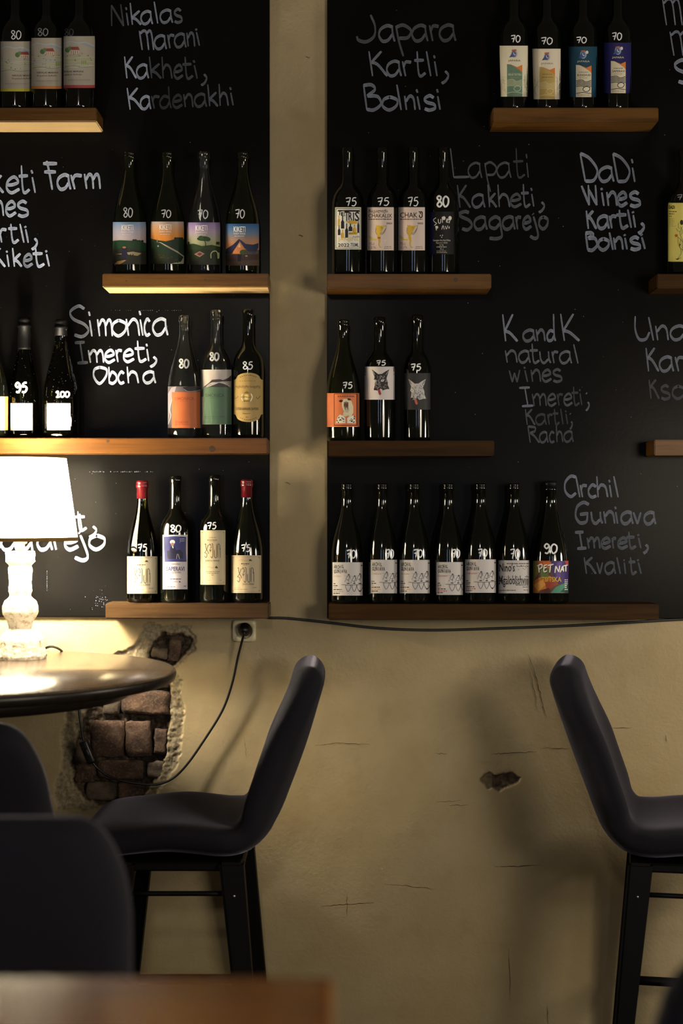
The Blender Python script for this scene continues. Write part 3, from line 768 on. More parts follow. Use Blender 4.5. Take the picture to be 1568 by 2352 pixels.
# --- top left: three bottles with a painted landscape
def landscape(x0, x1, y0, y1, sh, strip):
    a = Art(); w, h = x1 - x0, y1 - y0
    P = lambda u, v: (x0 + u * w, y0 + v * h)
    a.stroke([P(0, .15), P(.2, .10), P(.45, .13), P(.7, .12), P(1, .20)], 2.6, '#a9b2bd', 1)
    a.stroke([P(.6, .16), P(.8, .19), P(1, .23)], 3, '#8f9fb8', 1)
    hx = .40 + sh
    a.poly([P(hx, .26), P(hx + .03, .21), P(hx + .28, .205), P(hx + .33, .27)], '#8a4442', 2)
    a.poly([P(hx + .02, .27), P(hx + .3, .27), P(hx + .29, .34), P(hx + .01, .34)], '#cdb9a6', 2)
    for k in range(4): a.rect(x0 + (hx + .05 + k * .065) * w, x0 + (hx + .07 + k * .065) * w, y0 + .28 * h, y0 + .335 * h, '#7c5f55', 3)
    a.ell(*P(hx - .06, .27), .08 * w, .05 * h, '#4f6b42', 2, 12); a.ell(*P(hx + .01, .24), .05 * w, .04 * h, '#5d7d4e', 3, 10)
    for k in range(7):
        v = .38 + .035 * k; a.stroke([P(0, v + random.uniform(-.02, .02)), P(.3, v + .01), P(.65, v - .01), P(1, v + random.uniform(-.02, .03))], 1.3, random.choice(['#b7bd92', '#a5ae86', '#aab3b5', '#c2c49b']), 1)
    for k in range(16):
        u, v = random.uniform(.03, .97), random.uniform(.33, .58); a.ell(*P(u, v), 1.3, 1.0, random.choice(['#5e7a45', '#6f6a58', '#8a8d5c', '#50604a']), 2, 6)
    for k in range(3): a.rect(x0 + (hx + .38 + .06 * k) * w, x0 + (hx + .41 + .06 * k) * w, y0 + .47 * h, y0 + .55 * h, '#7d9a4a', 3)
    a.stroke([P(.0, .60), P(.3, .57), P(.6, .6), P(1, .58)], 1.2, '#7f8894', 2)
    a.text('NIKALAS MARANI', x0 + (.16 + sh) * w, x0 + (.84 + sh) * w, y0 + .665 * h, y0 + .70 * h, '#4a4440', 3, .01)
    a.text('ნიკალას მარანი', x0 + (.16 + sh) * w, x0 + (.80 + sh) * w, y0 + .725 * h, y0 + .765 * h, '#4a4440', 3, .01)
    a.micro(x0 + .14 * w, x0 + .88 * w, y0 + .84 * h, 1.3, '#8a8278'); a.micro(x0 + .22 * w, x0 + .8 * w, y0 + .875 * h, 1.2, '#a49c92')
    a.rect(x0, x1, y1 - .055 * h, y1, strip, 2)
    return a
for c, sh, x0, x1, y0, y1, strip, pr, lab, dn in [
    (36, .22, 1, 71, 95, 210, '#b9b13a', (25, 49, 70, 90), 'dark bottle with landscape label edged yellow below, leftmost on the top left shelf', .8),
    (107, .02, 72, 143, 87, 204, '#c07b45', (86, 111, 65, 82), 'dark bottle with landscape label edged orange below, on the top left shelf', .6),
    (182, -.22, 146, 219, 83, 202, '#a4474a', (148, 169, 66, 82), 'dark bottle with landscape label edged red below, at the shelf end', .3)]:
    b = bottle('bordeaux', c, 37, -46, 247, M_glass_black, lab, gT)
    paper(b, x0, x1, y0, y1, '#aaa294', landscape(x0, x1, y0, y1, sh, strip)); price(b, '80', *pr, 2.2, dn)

# --- top right: four bottles with a crest over a two-tone panel
def crest(a, cx, cy, s, dark):
    a.ell(cx, cy, s * .75, s, '#b9b0a4' if not dark else '#8fa0b8', 2, 14); a.ell(cx - s * .1, cy + s * .1, s * .55, s * .7, '#4a5f8f', 3, 12)
    a.poly([(cx - s * 1.2, cy + s * .9), (cx - s * .7, cy + s * .1), (cx + s * .3, cy + s * .45), (cx - s * .3, cy + s * .75)], '#3f578e', 4)
    a.poly([(cx - s * .6, cy - s * .9), (cx + s * .5, cy - s), (cx + s * .4, cy - s * .55), (cx - s * .5, cy - s * .5)], '#a7624f', 4)
    a.ell(cx + s * .85, cy - s * .5, s * .32, s * .4, '#d6cfc4', 4, 10); a.stroke([(cx - s * .2, cy - s * .3), (cx, cy + s * .3), (cx + s * .3, cy + s * .2)], 1.2, '#e6e0d6', 5)
    return a
def japara(x0, x1, y0, y1, panel, text_c, name, dark, ground):
    a = Art(); w, h = x1 - x0, y1 - y0; P = lambda u, v: (x0 + u * w, y0 + v * h)
    crest(a, x0 + .52 * w, y0 + .155 * h, .085 * h, dark)
    a.text('JAPARA', x0 + .30 * w, x0 + .74 * w, y0 + .275 * h, y0 + .32 * h, text_c, 3, .01)
    l, r = .26, .80
    a.poly([P(l, .36), P(l + .12, .365), P(.62, .42), P(r, .375), P(r, .56), P(l, .5)], '#cf7a36', 2)
    a.poly([P(l, .365), P(l + .14, .37), P(.58, .43), P(.72, .48), P(r, .53), P(r, 1), P(l, 1)], panel, 3)
    if not name: a.micro(x0 + (l + .08) * w, x0 + (r - .08) * w, y0 + .555 * h, 2.2, '#8a7440', 4)
    else: a.text(name, x0 + (l + .05) * w, x0 + (r - .03) * w, y0 + .545 * h, y0 + .585 * h, '#3a3227' if not name.startswith('R') else '#c9c8b4', 4, .01)
    a.micro(x0 + (l + .1) * w, x0 + (r - .1) * w, y0 + .50 * h, 1.3, '#6b6252', 4); a.micro(x0 + (l + .12) * w, x0 + (r - .12) * w, y0 + .615 * h, 1.2, '#a08a6a', 4)
    ln = ground
    for k in range(5): a.stroke([P(l, .68 + .028 * k), P(l + .2, .66 + .03 * k), P(.6, .70 + .026 * k), P(r, .67 + .03 * k)], 1.6, ln, 4)
    a.ell(*P(.62, .84), .12 * w, .045 * h, '#d8d1bb' if ln == '#23262c' else panel, 5, 14)
    a.stroke([P(.50, .85), P(.56, .885), P(.68, .885), P(.75, .83), P(.66, .79), P(.54, .81), P(.50, .85)], 1.5, ln, 6)
    a.stroke([P(l, .93), P(.5, .91), P(r, .93)], 1.4, ln, 4); a.micro(x0 + (l + .03) * w, x0 + (r - .05) * w, y0 + .955 * h, 1.3, '#8a7f68', 4)
    if not dark:
        for k in range(14): a.stroke([P(random.uniform(0, .2), random.uniform(.55, .9)), P(random.uniform(.05, .25), random.uniform(.6, .95))], .8, '#b6ae90', 1)
        for k in range(12): a.stroke([P(random.uniform(.82, .9), random.uniform(.55, .85)), P(random.uniform(.88, 1), random.uniform(.6, .95))], .8, '#a9aa86', 1)
    return a
for c, x0, x1, y0, y1, bc, panel, tc, nm, dark, gr, pr, lab in [
    (1180, 1147, 1212, 105, 222, '#d9d2bc', '#63806b', '#6a5a44', 'RKATSITELI', 0, '#b3b79c', (1173, 1195, 81, 97), 'dark bottle with white label and green panel, leftmost on the top right shelf'),
    (1255, 1222, 1287, 112, 228, '#d9cfbd', '#b49a58', '#a08a72', '', 0, '#c9b98a', (1242, 1269, 86, 102), 'dark bottle with white label and ochre panel, on the top right shelf'),
    (1338, 1305, 1371, 107, 223, '#1b4258', '#cfc6ae', '#b9b19e', 'BUDESHURI', 1, '#23262c', (1323, 1347, 85, 99), 'dark bottle with teal-blue label and cream panel, on the top right shelf'),
    (1417, 1386, 1449, 98, 214, '#22205a', '#cfc6ae', '#c9c1ae', 'SAPERAVI', 1, '#23262c', (1405, 1428, 75, 92), 'dark bottle with violet-blue label and cream panel, rightmost on the top right shelf')]:
    b = bottle('conical', c, 34.5, -47, 247, M_glass_black, lab, gT)
    paper(b, x0, x1, y0, y1, bc, japara(x0, x1, y0, y1, panel, tc, nm, dark, gr)); price(b, '70', *pr, 2.4, .8)

# --- second row left: four landscape labels
g2 = 'sloping bottles with sunset-landscape labels'
def kiketi(x0, x1, y0, y1, sky, kind):
    a = Art(); w, h = x1 - x0, y1 - y0; P = lambda u, v: (x0 + u * w, y0 + v * h)
    a.grad(x0, x1, y0, y0 + .62 * h, sky, 12, 1)
    cx = .44 if kind != 4 else .42
    a.text('KIKETI', x0 + (cx - .18) * w, x0 + (cx + .17) * w, y0 + .065 * h, y0 + .195 * h, '#e8e2da', 7, .012)
    a.text('FARM WINE', x0 + (cx - .18) * w, x0 + (cx + .17) * w, y0 + .215 * h, y0 + .26 * h, '#d8d0c8', 7, 0)
    a.micro(x0 + (cx - .16) * w, x0 + (cx + .13) * w, y0 + .29 * h, 1.2, '#cfc4bc', 7)
    if kind == 1:
        a.poly([P(0, .45), P(.2, .43), P(.5, .44), P(.75, .45), P(1, .50), P(1, 1), P(0, 1)], '#1f3d28', 3)
        for u in (.62, .68, .74, .8, .88): a.ell(*P(u, .435 + .02 * (u > .7)), 3.2, 3, '#182c1e', 2, 8)
        a.poly([P(0, .66), P(.4, .60), P(1, .70), P(1, 1), P(0, 1)], '#2a2a22', 4)
        a.poly([P(.42, .72), P(.6, .70), P(.86, .74), P(.74, .80), P(.45, .77)], '#9c8f70', 5); a.poly([P(.06, .76), P(.3, .74), P(.3, .77)], '#8a7d66', 5)
        a.poly([P(.28, .62), P(.40, .62), P(.43, .78), P(.41, .90), P(.3, .90), P(.26, .78)], '#241f38', 6); a.ell(*P(.34, .60), .055 * w, .025 * h, '#a86e48', 7, 10)
        a.poly([P(.04, 1), P(.14, .93), P(.42, .89), P(.3, .96), P(.2, 1)], '#a07e56', 5)
        for u in (.53, .6): a.ell(*P(u, .79), 1.2, 4, '#201c1c', 6, 8)
    if kind == 2:
        a.poly([P(0, .40), P(.2, .44), P(.45, .47), P(.7, .42), P(.8, .39), P(1, .42), P(1, 1), P(0, 1)], '#1d2f22', 3)
        for u in (.74, .8, .86, .93): a.ell(*P(u, .40), 3.5, 3, '#18271c', 2, 8)
        a.poly([P(.2, .49), P(.3, .51), P(.52, .62), P(.8, .74), P(.98, .84), P(.9, .95), P(.68, .98), P(.6, 1), P(.98, 1), P(1, .82), P(.8, .70), P(.5, .57), P(.3, .49)], '#9a927f', 5)
        a.poly([P(0, .72), P(.4, .74), P(.72, .86), P(.6, 1), P(0, 1)], '#262b1e', 4)
        for k in range(14): a.ell(*P(random.uniform(.05, .9), random.uniform(.7, .98)), 2.2, 1.4, random.choice(['#3a4228', '#4a3a24', '#33402a']), 6, 7)
        a.poly([P(.18, .40), P(.2, .40), P(.2, .49), P(.18, .49)], '#8a8478', 5); a.ell(*P(.22, .58), 1.8, 2.2, '#9a8a80', 5, 8)
    if kind == 3:
        a.poly([P(0, .52), P(.2, .50), P(.45, .56), P(.75, .53), P(1, .58), P(1, 1), P(0, 1)], '#2b3a24', 3)
        a.ell(*P(.5, .385), .20 * w, .055 * h, '#263c22', 4, 16); a.ell(*P(.42, .365), .08 * w, .05 * h, '#2c4526', 5, 12); a.ell(*P(.62, .40), .09 * w, .05 * h, '#2c4526', 5, 12)
        a.stroke([P(.52, .42), P(.56, .5), P(.55, .60)], 1.8, '#2a2418', 4)
        for u in (.05, .9, .95): a.ell(*P(u, .49), 2.4, 4, '#2b3a24', 2, 8)
        a.poly([P(0, .66), P(.5, .62), P(1, .70), P(1, 1), P(0, 1)], '#25301f', 4)
        a.poly([P(.22, .75), P(.38, .68), P(.53, .74), P(.38, .82)], '#8f6a60', 5); a.poly([P(.3, .75), P(.38, .71), P(.46, .745), P(.38, .79)], '#5e2f30', 6)
        a.stroke([P(.72, .85), P(.72, .74), P(.80, .68), P(.90, .70), P(.93, .86)], 2.2, '#a8b088', 5); a.poly([P(.90, .70), P(.97, .72), P(.97, .84), P(.93, .86)], '#a8b088', 6)
        a.poly([P(0, .9), P(.4, .86), P(1, .93), P(1, 1), P(0, 1)], '#2a2d24', 5)
    if kind == 4:
        a.poly([P(.18, .72), P(.42, .44), P(.62, .72)], '#c27a4a', 3)
        a.poly([P(0, .72), P(.02, .60), P(.22, .50), P(.40, .36), P(.42, .42), P(.28, .60), P(.16, .72)], '#20233c', 4)
        a.poly([P(.40, .36), P(.60, .48), P(.82, .50), P(.98, .46), P(.98, .58), P(.86, .72), P(.72, .68), P(.56, .58), P(.44, .44)], '#262b4a', 4)
        a.poly([P(.37, .56), P(.41, .46), P(.45, .56)], '#d8b090', 5)
        a.poly([P(0, .74), P(1, .72), P(1, 1), P(0, 1)], '#3b2c2c', 5); a.poly([P(0, .9), P(1, .86), P(1, 1), P(0, 1)], '#4a3a30', 6)
        for k in range(8): a.rect(x0 + (.68 + .035 * k) * w, x0 + (.69 + .035 * k) * w, y0 + .66 * h, y0 + .73 * h, '#6a5a50', 6)
        a.ell(*P(.52, .68), .1 * w, .06 * h, '#3a4a2c', 6, 12); a.rect(x0 + .36 * w, x0 + .46 * w, y0 + .74 * h, y0 + .9 * h, '#1c1822', 7); a.ell(*P(.62, .77), 3, 1.8, '#b98a5c', 7, 8)
        for u in (.14, .2): a.rect(x0 + u * w, x0 + (u + .012) * w, y0 + .62 * h, y0 + .73 * h, '#1c1822', 7)
    return a
for kd, c, x0, x1, y0, y1, sky, gl, tx, pr, lab in [
    (1, 297.5, 259, 336, 510, 607, ['#7f9bc0', '#a9a4b8', '#b3a6ac', '#a79aa0'], M_glass_green, '80', (283, 305, 477, 499), 'bottle with pale blue sky and green hill label, marked 80'),
    (2, 384.5, 346, 423, 509, 606, ['#b9a59a', '#c08a58', '#c57c30', '#c07a3a'], M_glass_green, '70', (370, 393, 482, 500), 'bottle with orange sunset label over a winding white path'),
    (3, 467.5, 429, 506, 511, 608, ['#8a78a8', '#a08fa8', '#9a9a80', '#8c9060'], M_glass_clear, '70', (454, 478, 482, 502), 'clear glass bottle with lilac sky and round tree label'),
    (4, 556.5, 518, 595, 514, 610, ['#2f5a8c', '#5a7090', '#a0785e', '#c07a4a'], M_glass_green, '70', (540, 562, 481, 501), 'bottle with dark blue sky and tent label, rightmost of its shelf')]:
    b = bottle('burgundy', c, 38.6, 350, 628, gl, lab, g2)
    paper(b, x0, x1, y0, y1, '#4a4640', kiketi(x0, x1, y0, y1, sky, kd)); price(b, tx, *pr, 2.3)

# --- second row right
g3 = 'dark bottles on the shelf right of the plaster strip'
b = bottle('bordeaux', 799, 37, 340, 629, M_glass_black, 'dark bottle whose label shows black and yellow bottle shapes', g3)
a = Art(); x0, x1, y0, y1 = 769, 829, 476, 573
a.rect(771, 827, 479, 570.5, '#55554c', 1); a.rect(772.2, 825.8, 480.2, 569.3, '#d8d6cf', 2)
for ch, u0, u1, v0, v1 in [('T', 775, 785, 484, 494), ('E', 783, 793, 487, 496), ('T', 791, 801, 485, 508), ('R', 800, 809, 487, 506), ('I', 810.5, 813, 488, 507), ('S', 814.5, 825, 486, 508)]:
    a.text(ch, u0, u1, v0, v1, '#1b1a22', 4, .02)
a.rect(776, 825, 482.5, 485.0, '#1b1a22', 4); a.rect(790.5, 826, 484, 486.3, '#1b1a22', 4)
def mini(a, cx, yt, yb, w, col, flip=False):
    h = yb - yt; q = [(-.16, 0), (.16, 0), (.18, .32), (.5, .48), (.5, 1), (-.5, 1), (-.5, .48), (-.18, .32)]
    a.poly([(cx + u * w, (yb - v * h) if flip else (yt + v * h)) for u, v in q], col, 3)
mini(a, 778, 494, 519, 5, '#c7a23a'); mini(a, 786.5, 496, 525, 7.5, '#1b1720'); mini(a, 795.8, 513, 546, 7, '#1b1720'); mini(a, 804.6, 514, 531, 8.5, '#1b1720')
mini(a, 778.5, 518, 540, 6, '#1b1720'); mini(a, 786.5, 527, 547, 7, '#c7a23a'); mini(a, 814, 516, 536, 8, '#c7a23a'); mini(a, 822.5, 500, 535, 4.5, '#1b1720')
a.poly([(792, 510), (800, 508), (803, 506), (820, 507), (820, 514), (803, 515), (800, 512)], '#c7a23a', 3); a.poly([(801, 534), (820, 534), (820, 539), (801, 539)], '#c7a23a', 3)
a.text('JANJINE', 776, 824, 545, 556, '#c9ad55', 3, 0); a.text('თეთრი', 810, 825, 541, 547, '#3a3a3a', 4, 0)
a.text('2022', 776, 802, 559, 567, '#1b1a22', 4, .02); a.text('750ML', 805, 824, 558, 567, '#2a2a2c', 4, .01)
paper(b, x0, x1, y0, y1, '#c9c9b2', a); price(b, '75', 793.5, 819, 454, 473, 2.4)
def jackal(a, ox, oy, s, red):
    P = lambda u, v: (ox + u * s, oy + v * s)
    y_, o_ = '#c3a53c', '#6b5420'
    a.poly([P(.30, -.02), P(.33, .02), P(.38, .01), P(.40, -.01), P(.41, .03), P(.62, .02), P(.60, .06), P(.42, .08), P(.44, .2), P(.46, .3), P(.42, .42), P(.36, .44), P(.32, .3), P(.30, .18), P(.31, .08)], y_, 3)
    a.poly([P(.34, .42), P(.45, .42), P(.46, .58), P(.42, .68), P(.44, .76), P(.54, .82), P(.43, .81), P(.38, .70), P(.39, .58)], y_, 3)
    a.poly([P(.36, .50), P(.20, .50), P(.10, .44), P(.02, .36), P(.0, .37), P(.05, .48), P(.14, .55), P(.30, .55)], '#c9b850', 3)
    a.poly([P(.0, .37), P(.05, .37), P(.2, .47), P(.12, .48)], '#a9a890', 4)
    a.strokes([[P(.44, .30), P(.52, .34), P(.60, .26), P(.66, .12)], [P(.46, .28), P(.54, .28), P(.62, .18), P(.68, .06)], [P(.30, .08), P(.29, .25), P(.33, .34)], [P(.62, .04), P(.70, .02)]], .9, o_, 4)
    if red: a.poly([P(.36, .43), P(.46, .43), P(.46, .49), P(.37, .49)], '#b4442c', 5)
for c, x0, x1, sh, top, ge, yr, ml, lab, pr in [
    (878, 843, 904, 0, 'CHAKALIX', 'ჩაკალიქს', '2021', ('75cl', '12%'), 'dark bottle with pinkish label and yellow jackal in red shorts', (866, 894, 454, 472)),
    (949, 914.5, 975.5, 0, 'CHAK', 'უ', '2022', ('75cl', '12,7%'), 'dark bottle with pinkish label and bare yellow jackal', (936, 961, 453, 473))]:
    b = bottle('bordeaux', c, 36.5, 340, 629, M_glass_black, lab, g3)
    a = Art(); y0, y1 = 476, 575
    if len(ge) > 2:
        a.text(ge, x0 + 4, x1 - 14, 481, 490, '#2a211f', 3, .012); a.text(top, x0 + 3, x1 - 4, 491, 500, '#2a211f', 3, .008)
    else:
        a.text(top, x0 + 4, x0 + 44, 488, 500, '#2a211f', 3, .008); a.text(ge, x0 + 47, x0 + 56, 485, 501, '#2a211f', 3, .03)
    a.micro(x0 + 4, x1 - 5, 502.5, 2.2, '#4a3f3a'); a.text(yr, x1 - 17, x1 - 4, 511, 515, '#2a211f', 3, .02)
    jackal(a, x0 + 1, 517, 64, len(ge) > 2)
    a.text(ml[0], x0 + 4, x0 + 16, 557, 563, '#6a5560', 3, 0); a.text(ml[1], x0 + 4, x0 + 20, 565.5, 571, '#6a5560', 3, 0)
    a.micro(x1 - 21, x1 - 5, 566, 1, '#5a504a'); a.micro(x1 - 22, x1 - 5, 569.5, 1, '#5a504a')
    paper(b, x0, x1, y0, y1, '#cdbcb4', a); price(b, '75', *pr, 2.4)
b = bottle('bordeaux', 1018, 35.5, 340, 629, M_glass_black, 'dark bottle with white scrawled print on a black label, marked 80', g3)
a = Art(); wv = '#d5d2cc'
a.stroke([(1001, 500), (995, 505), (998, 510), (1002, 513), (997, 518)], 1.6, wv); a.stroke([(1006, 503), (1007, 512), (1011, 512), (1012, 503)], 1.6, wv)
a.stroke([(1015, 498), (1016, 512)], 1.8, wv); a.ell(1019, 501, 4, 4.5, wv, 3, 12); a.stroke([(1025, 508), (1029, 505), (1026, 503), (1025, 510), (1030, 510)], 1.7, wv)
a.ell(1033, 501, 4, 5, wv, 3, 12); a.stroke([(1033, 505), (1031, 513)], 1.6, wv)
a.stroke([(1000, 519), (1002, 529)], 1.8, wv); a.ell(1003, 522, 3.2, 3.4, wv, 3, 10); a.stroke([(1014, 527), (1017, 518), (1020, 527)], 1.3, wv); a.stroke([(1022, 519), (1025, 526), (1028, 518)], 1.3, wv); a.stroke([(1031, 520), (1031, 525)], 2, wv)
for q in ((1011, 541), (1016, 540.5), (1014, 545)): a.ell(*q, 1.3, 1.3, wv, 3, 8)
a.text('Georgian Dry Red Wine', 994, 1034, 550, 555, wv, 3, 0); a.text('Saperavi 2023', 1001, 1027, 556, 560, wv, 3, 0); a.text('13 %', 1009, 1018, 561, 565, wv, 3, 0)
a.micro(1002, 1025, 566.5, 1.4, wv); a.text('75 cl', 1010, 1018, 570, 574, wv, 3, 0); a.micro(1002, 1025, 576, .9, wv); a.micro(1002, 1026, 579.5, .9, wv)
a.rect(984, 996.5, 488, 584, '#10123a', 1)
paper(b, 984, 1042, 486, 584, '#08080a', a); price(b, '80', 1002, 1031, 450, 475, 4)
b = bottle('bordeaux', 1570, 38, 345, 629, M_glass_black, 'dark bottle with yellow label cut off by the right edge', g3)
a = Art()
a.text('DADI', 1535, 1549, 472, 480, '#1c1a10', 3, .04); a.micro(1535, 1554, 485, 2, '#55502a'); a.micro(1535, 1548, 490.5, 2, '#55502a'); a.micro(1535, 1542, 496, 2, '#55502a')
for k in range(8): a.micro(1535, 1535 + random.uniform(8, 17), 501 + 2.6 * k, .9, '#8a8448')
ln = '#4a4423'
a.ell(1565, 511, 4, 6, '#2a2616', 3, 12)
a.strokes([[(1566, 520), (1561, 535), (1564, 548), (1560, 562), (1564, 580), (1556, 594)], [(1558, 512), (1557, 520), (1560, 526)], [(1552, 524), (1556, 530), (1561, 532)], [(1551, 540), (1560, 548), (1568, 556)], [(1572, 520), (1570, 540), (1566, 560), (1570, 590)], [(1556, 545), (1557, 560), (1562, 570), (1568, 575)], [(1556, 594), (1564, 592)], [(1562, 520), (1566, 530), (1564, 540)]], .9, ln, 3)
a.ell(1552.5, 541, 3.6, 3.4, '#b0522c', 4, 12); a.poly([(1550, 595), (1562, 592), (1556, 597)], '#2a2616', 3); a.poly([(1560, 558), (1563, 562), (1560, 566)], '#2a2616', 4)
paper(b, 1532, 1606, 466, 601, '#c6be68', a); price(b, '70', 1554, 1582, 447, 459, 2, .6)

# --- third row left
g4 = 'bottles on the long shelf above the lamp'
b = bottle('champagne', -17, 37.0, 732, 1006, M_glass_black, 'dusty bottle with white and yellow label cut off by the left edge', g4, .061)
a = Art(); a.rect(-40, 10.5, 910, 990, '#efe8d8', 1); a.rect(11.2, 25, 910, 990, '#d9a93a', 1);
paper(b, -50, 18.5, 911, 988, '#c9952f', a)
sleeve(b, 'foil_capsule', 0, .22, M_cap)
b = bottle('champagne', 56, 35.0, 731, 1006, M_glass_olive, 'dusty sparkling bottle with silver label, marked 95', g4, .040)
a = Art(); a.text('MARANI', 33, 60, 934, 942, '#efeff2', 3, .0); paper(b, 24, 75, 926, 988.5, '#8c8c94', a); dust(b, 60, 18, 92, 790, 996); price(b, '95', 35, 63, 879, 901, 5)
sleeve(b, 'foil_capsule', 0, .26, M_cap)
b = bottle('champagne', 140, 41.5, 735, 1006, M_glass_olive, 'dusty sparkling bottle with silver label and grey neck band, marked 100', g4)
paper(b, 108, 162, 926, 988, '#8c8c94'); dust(b, 80, 104, 174, 780, 996); price(b, '100', 127.5, 160, 899, 912, 4)
sleeve(b, 'foil_capsule', 0, .135, M_cap)
a = Art(); a.text('MARANI', 134, 152, 759, 764, '#dcdcdc', 3, .01); paper(b, 126.5, 153.5, 755, 770, '#55555c', a, name='neck_band')

b = bottle('burgundy', 424, 38.8, 725, 1006, M_glass_clear, 'clear glass bottle with orange label, marked 80', g4)
a = Art()
a.rect(385, 462, 887, 983, '#57525c', 1); a.poly([(385, 905), (394, 890), (405, 887), (392, 930), (386, 975), (385, 975)], '#8a8590', 2)
a.poly([(420, 890), (435, 887), (462, 889), (462, 897), (440, 900), (422, 896)], '#2b262b', 3); a.stroke([(421, 893), (432, 899), (450, 898), (461, 895)], 1.2, '#8d8890', 4)
a.stroke([(386, 975), (392, 955), (390, 940), (395, 915), (400, 900)], 1.4, '#c2bec6', 3)
a.rect(394.5, 459, 900.5, 983, '#ab5c35', 4)
a.text('SIMONICA', 401, 446, 912, 919, '#8c3d22', 6, .004); a.micro(413, 431, 921, 1, '#a04a2c', 6); a.text('TSOLIKOURI', 402, 432, 967, 972, '#8c3d22', 6, 0); a.micro(402, 437, 974.5, 1, '#8c3d22', 6)
paper(b, 385.5, 461.5, 887.5, 983, '#5a555e', a); price(b, '80', 411, 434, 825, 845, 3.6)
b = bottle('bordeaux', 497, 35.4, 713, 1006, M_glass_clear, 'tall clear glass bottle with white and green label, marked 80', g4)
a = Art()
a.poly([(461, 900), (468, 888), (480, 879), (487, 872), (505, 871), (512, 873), (524, 868), (531, 862), (531, 895), (461, 912)], '#3b353a', 2)
for k in range(11): a.stroke([(470 + 3 * k, 892 - 1.2 * k), (484 + 3 * k, 880 - .4 * k), (505 + 1.6 * k, 878 + .6 * k), (531, 876 + 1.6 * k)], .7, random.choice(['#bab3b3', '#8d8688', '#d5cfcd']), 3)
a.rect(466.5, 531, 889, 975, '#4b6754', 4)
a.text('SIMONICA', 471, 515, 904, 912, '#344a3e', 6, .004); a.micro(482, 502, 914, 1, '#40584a', 6); a.micro(471, 516, 956, 2, '#3e5648', 6); a.micro(471, 506, 961, 1, '#3e5648', 6)
paper(b, 461.5, 531.5, 849, 975, '#aea8a6', a); price(b, '80', 481.5, 503, 810, 828, 3.6)
b = bottle('bordeaux', 570, 35.4, 711, 1006, M_glass_black, 'dark bottle with gold shield-shaped label, marked 85', g4)
shape = [(536.8, 873), (541, 871), (542.5, 868.5)] + [(570 - 27 * math.cos(t), 868.5 - 12.5 * math.sin(t)) for t in [math.pi * k / 12 for k in range(13)]] + [(597.5, 868.5), (599, 871), (603.4, 873), (603.4, 951), (599, 953), (597.5, 957)] + \
        [(570 + 27 * math.cos(t), 957 + 12.5 * math.sin(t)) for t in [math.pi * k / 12 for k in range(13)]] + [(542.5, 957), (541, 953), (536.8, 951)]
a = Art(); dk = '#5c4520'
for t in range(9): a.rect(551 + t * 4.4, 553.6 + t * 4.4, 866 - 5 * math.sin(math.pi * (t + .5) / 9), 867.6 - 5 * math.sin(math.pi * (t + .5) / 9), dk, 3)
for t in range(9): a.rect(551 + t * 4.4, 553.6 + t * 4.4, 958 + 6 * math.sin(math.pi * (t + .5) / 9), 959.6 + 6 * math.sin(math.pi * (t + .5) / 9), dk, 3)
a.micro(548, 587, 874.5, 1.4, '#8a6c38'); a.text('ოცხანური საფერე', 540.5, 597, 885, 892, dk, 3, .01); a.text('OTSKHANURI SAPERE', 541.5, 594, 936, 942, dk, 3, .012)
a.ell(566, 912, 8, 10, '#b09550', 3, 16); a.ell(566, 912, 5, 6.5, '#d9c284', 4, 14); a.poly([(560, 902), (566, 898), (572, 902), (570, 904), (562, 904)], '#7d6430', 4)
a.stroke([(557, 904), (554.5, 912), (557, 921)], 2.4, '#c2b7a4', 4); a.stroke([(576, 904), (579, 912), (575, 922)], 2.4, '#efe2b6', 4); a.micro(560, 572, 920, 2, '#4a3718', 5)
a.stroke([(538, 916), (543, 914), (547, 910)], 1.1, dk); a.stroke([(588, 911), (592, 916), (598, 909)], 1.1, dk); a.micro(557, 576, 949.5, 1.2, dk); a.micro(564, 570, 957.5, 1.2, dk)
paper(b, 536, 604.5, 855, 970.5, '#a08753', a, shape)
price(b, '85', 557, 581, 831, 848, 2.6)

# --- third row right
g5 = 'bottles on the dark shelf right of the plaster strip'
b = bottle('burgundy', 788, 38.2, 735, 1012, M_glass_green, 'dark green bottle with orange label of a horned white figure', g5)
a = Art(); fr = '#4a1c1c'
for r in ((766.5, 820.5, 904, 905.3), (766.5, 820.5, 976, 977.8), (766.5, 767.8, 904, 977.8), (818.5, 820.5, 904, 977.8)): a.rect(*r, fr, 2)
a.text('KRAKHUNA', 775.5, 814, 908, 912.5, '#6b2c22', 3, .02)
wh = '#d9cfae'
a.poly([(785, 921), (790, 916), (800, 916), (807, 922), (811, 934), (811, 948), (806, 956), (800, 952), (793, 957), (787, 955), (789, 945), (785, 934)], wh, 3)
a.poly([(777.5, 921), (783, 918), (788, 920), (785, 924), (780, 923.5)], '#3a1f22', 4); a.poly([(798, 915), (803, 915), (807, 918), (802, 920), (798, 918.5)], '#3a1f22', 4)
a.ell(794.5, 930, 5.5, 8, '#9c7a68', 4, 14); a.ell(797, 941, 5, 7, '#c0b59c', 5, 12)
for k in range(26): a.stroke([(789 + random.random() * 11, 923 + random.random() * 8), (790 + random.random() * 10, 930 + random.random() * 12)], .8, '#5a3a34', 6)
a.poly([(771, 972), (775, 958), (780, 952), (788, 955), (793, 960), (793, 972)], '#e2dcc8', 3); a.poly([(797, 960), (803, 956), (811, 954), (815, 960), (817, 972), (797, 972)], '#e2dcc8', 3)
for k in range(24):
    lft = k % 2; q = (random.uniform(774, 792), random.uniform(956, 971)) if lft else (random.uniform(799, 814), random.uniform(957, 971)); a.ell(*q, random.uniform(1, 1.7), random.uniform(1, 1.7), '#20181a', 5, 7)
paper(b, 750.8, 825.2, 903, 980.5, '#d0764a', a); price(b, '75', 787, 809.5, 878, 892, 2.6)
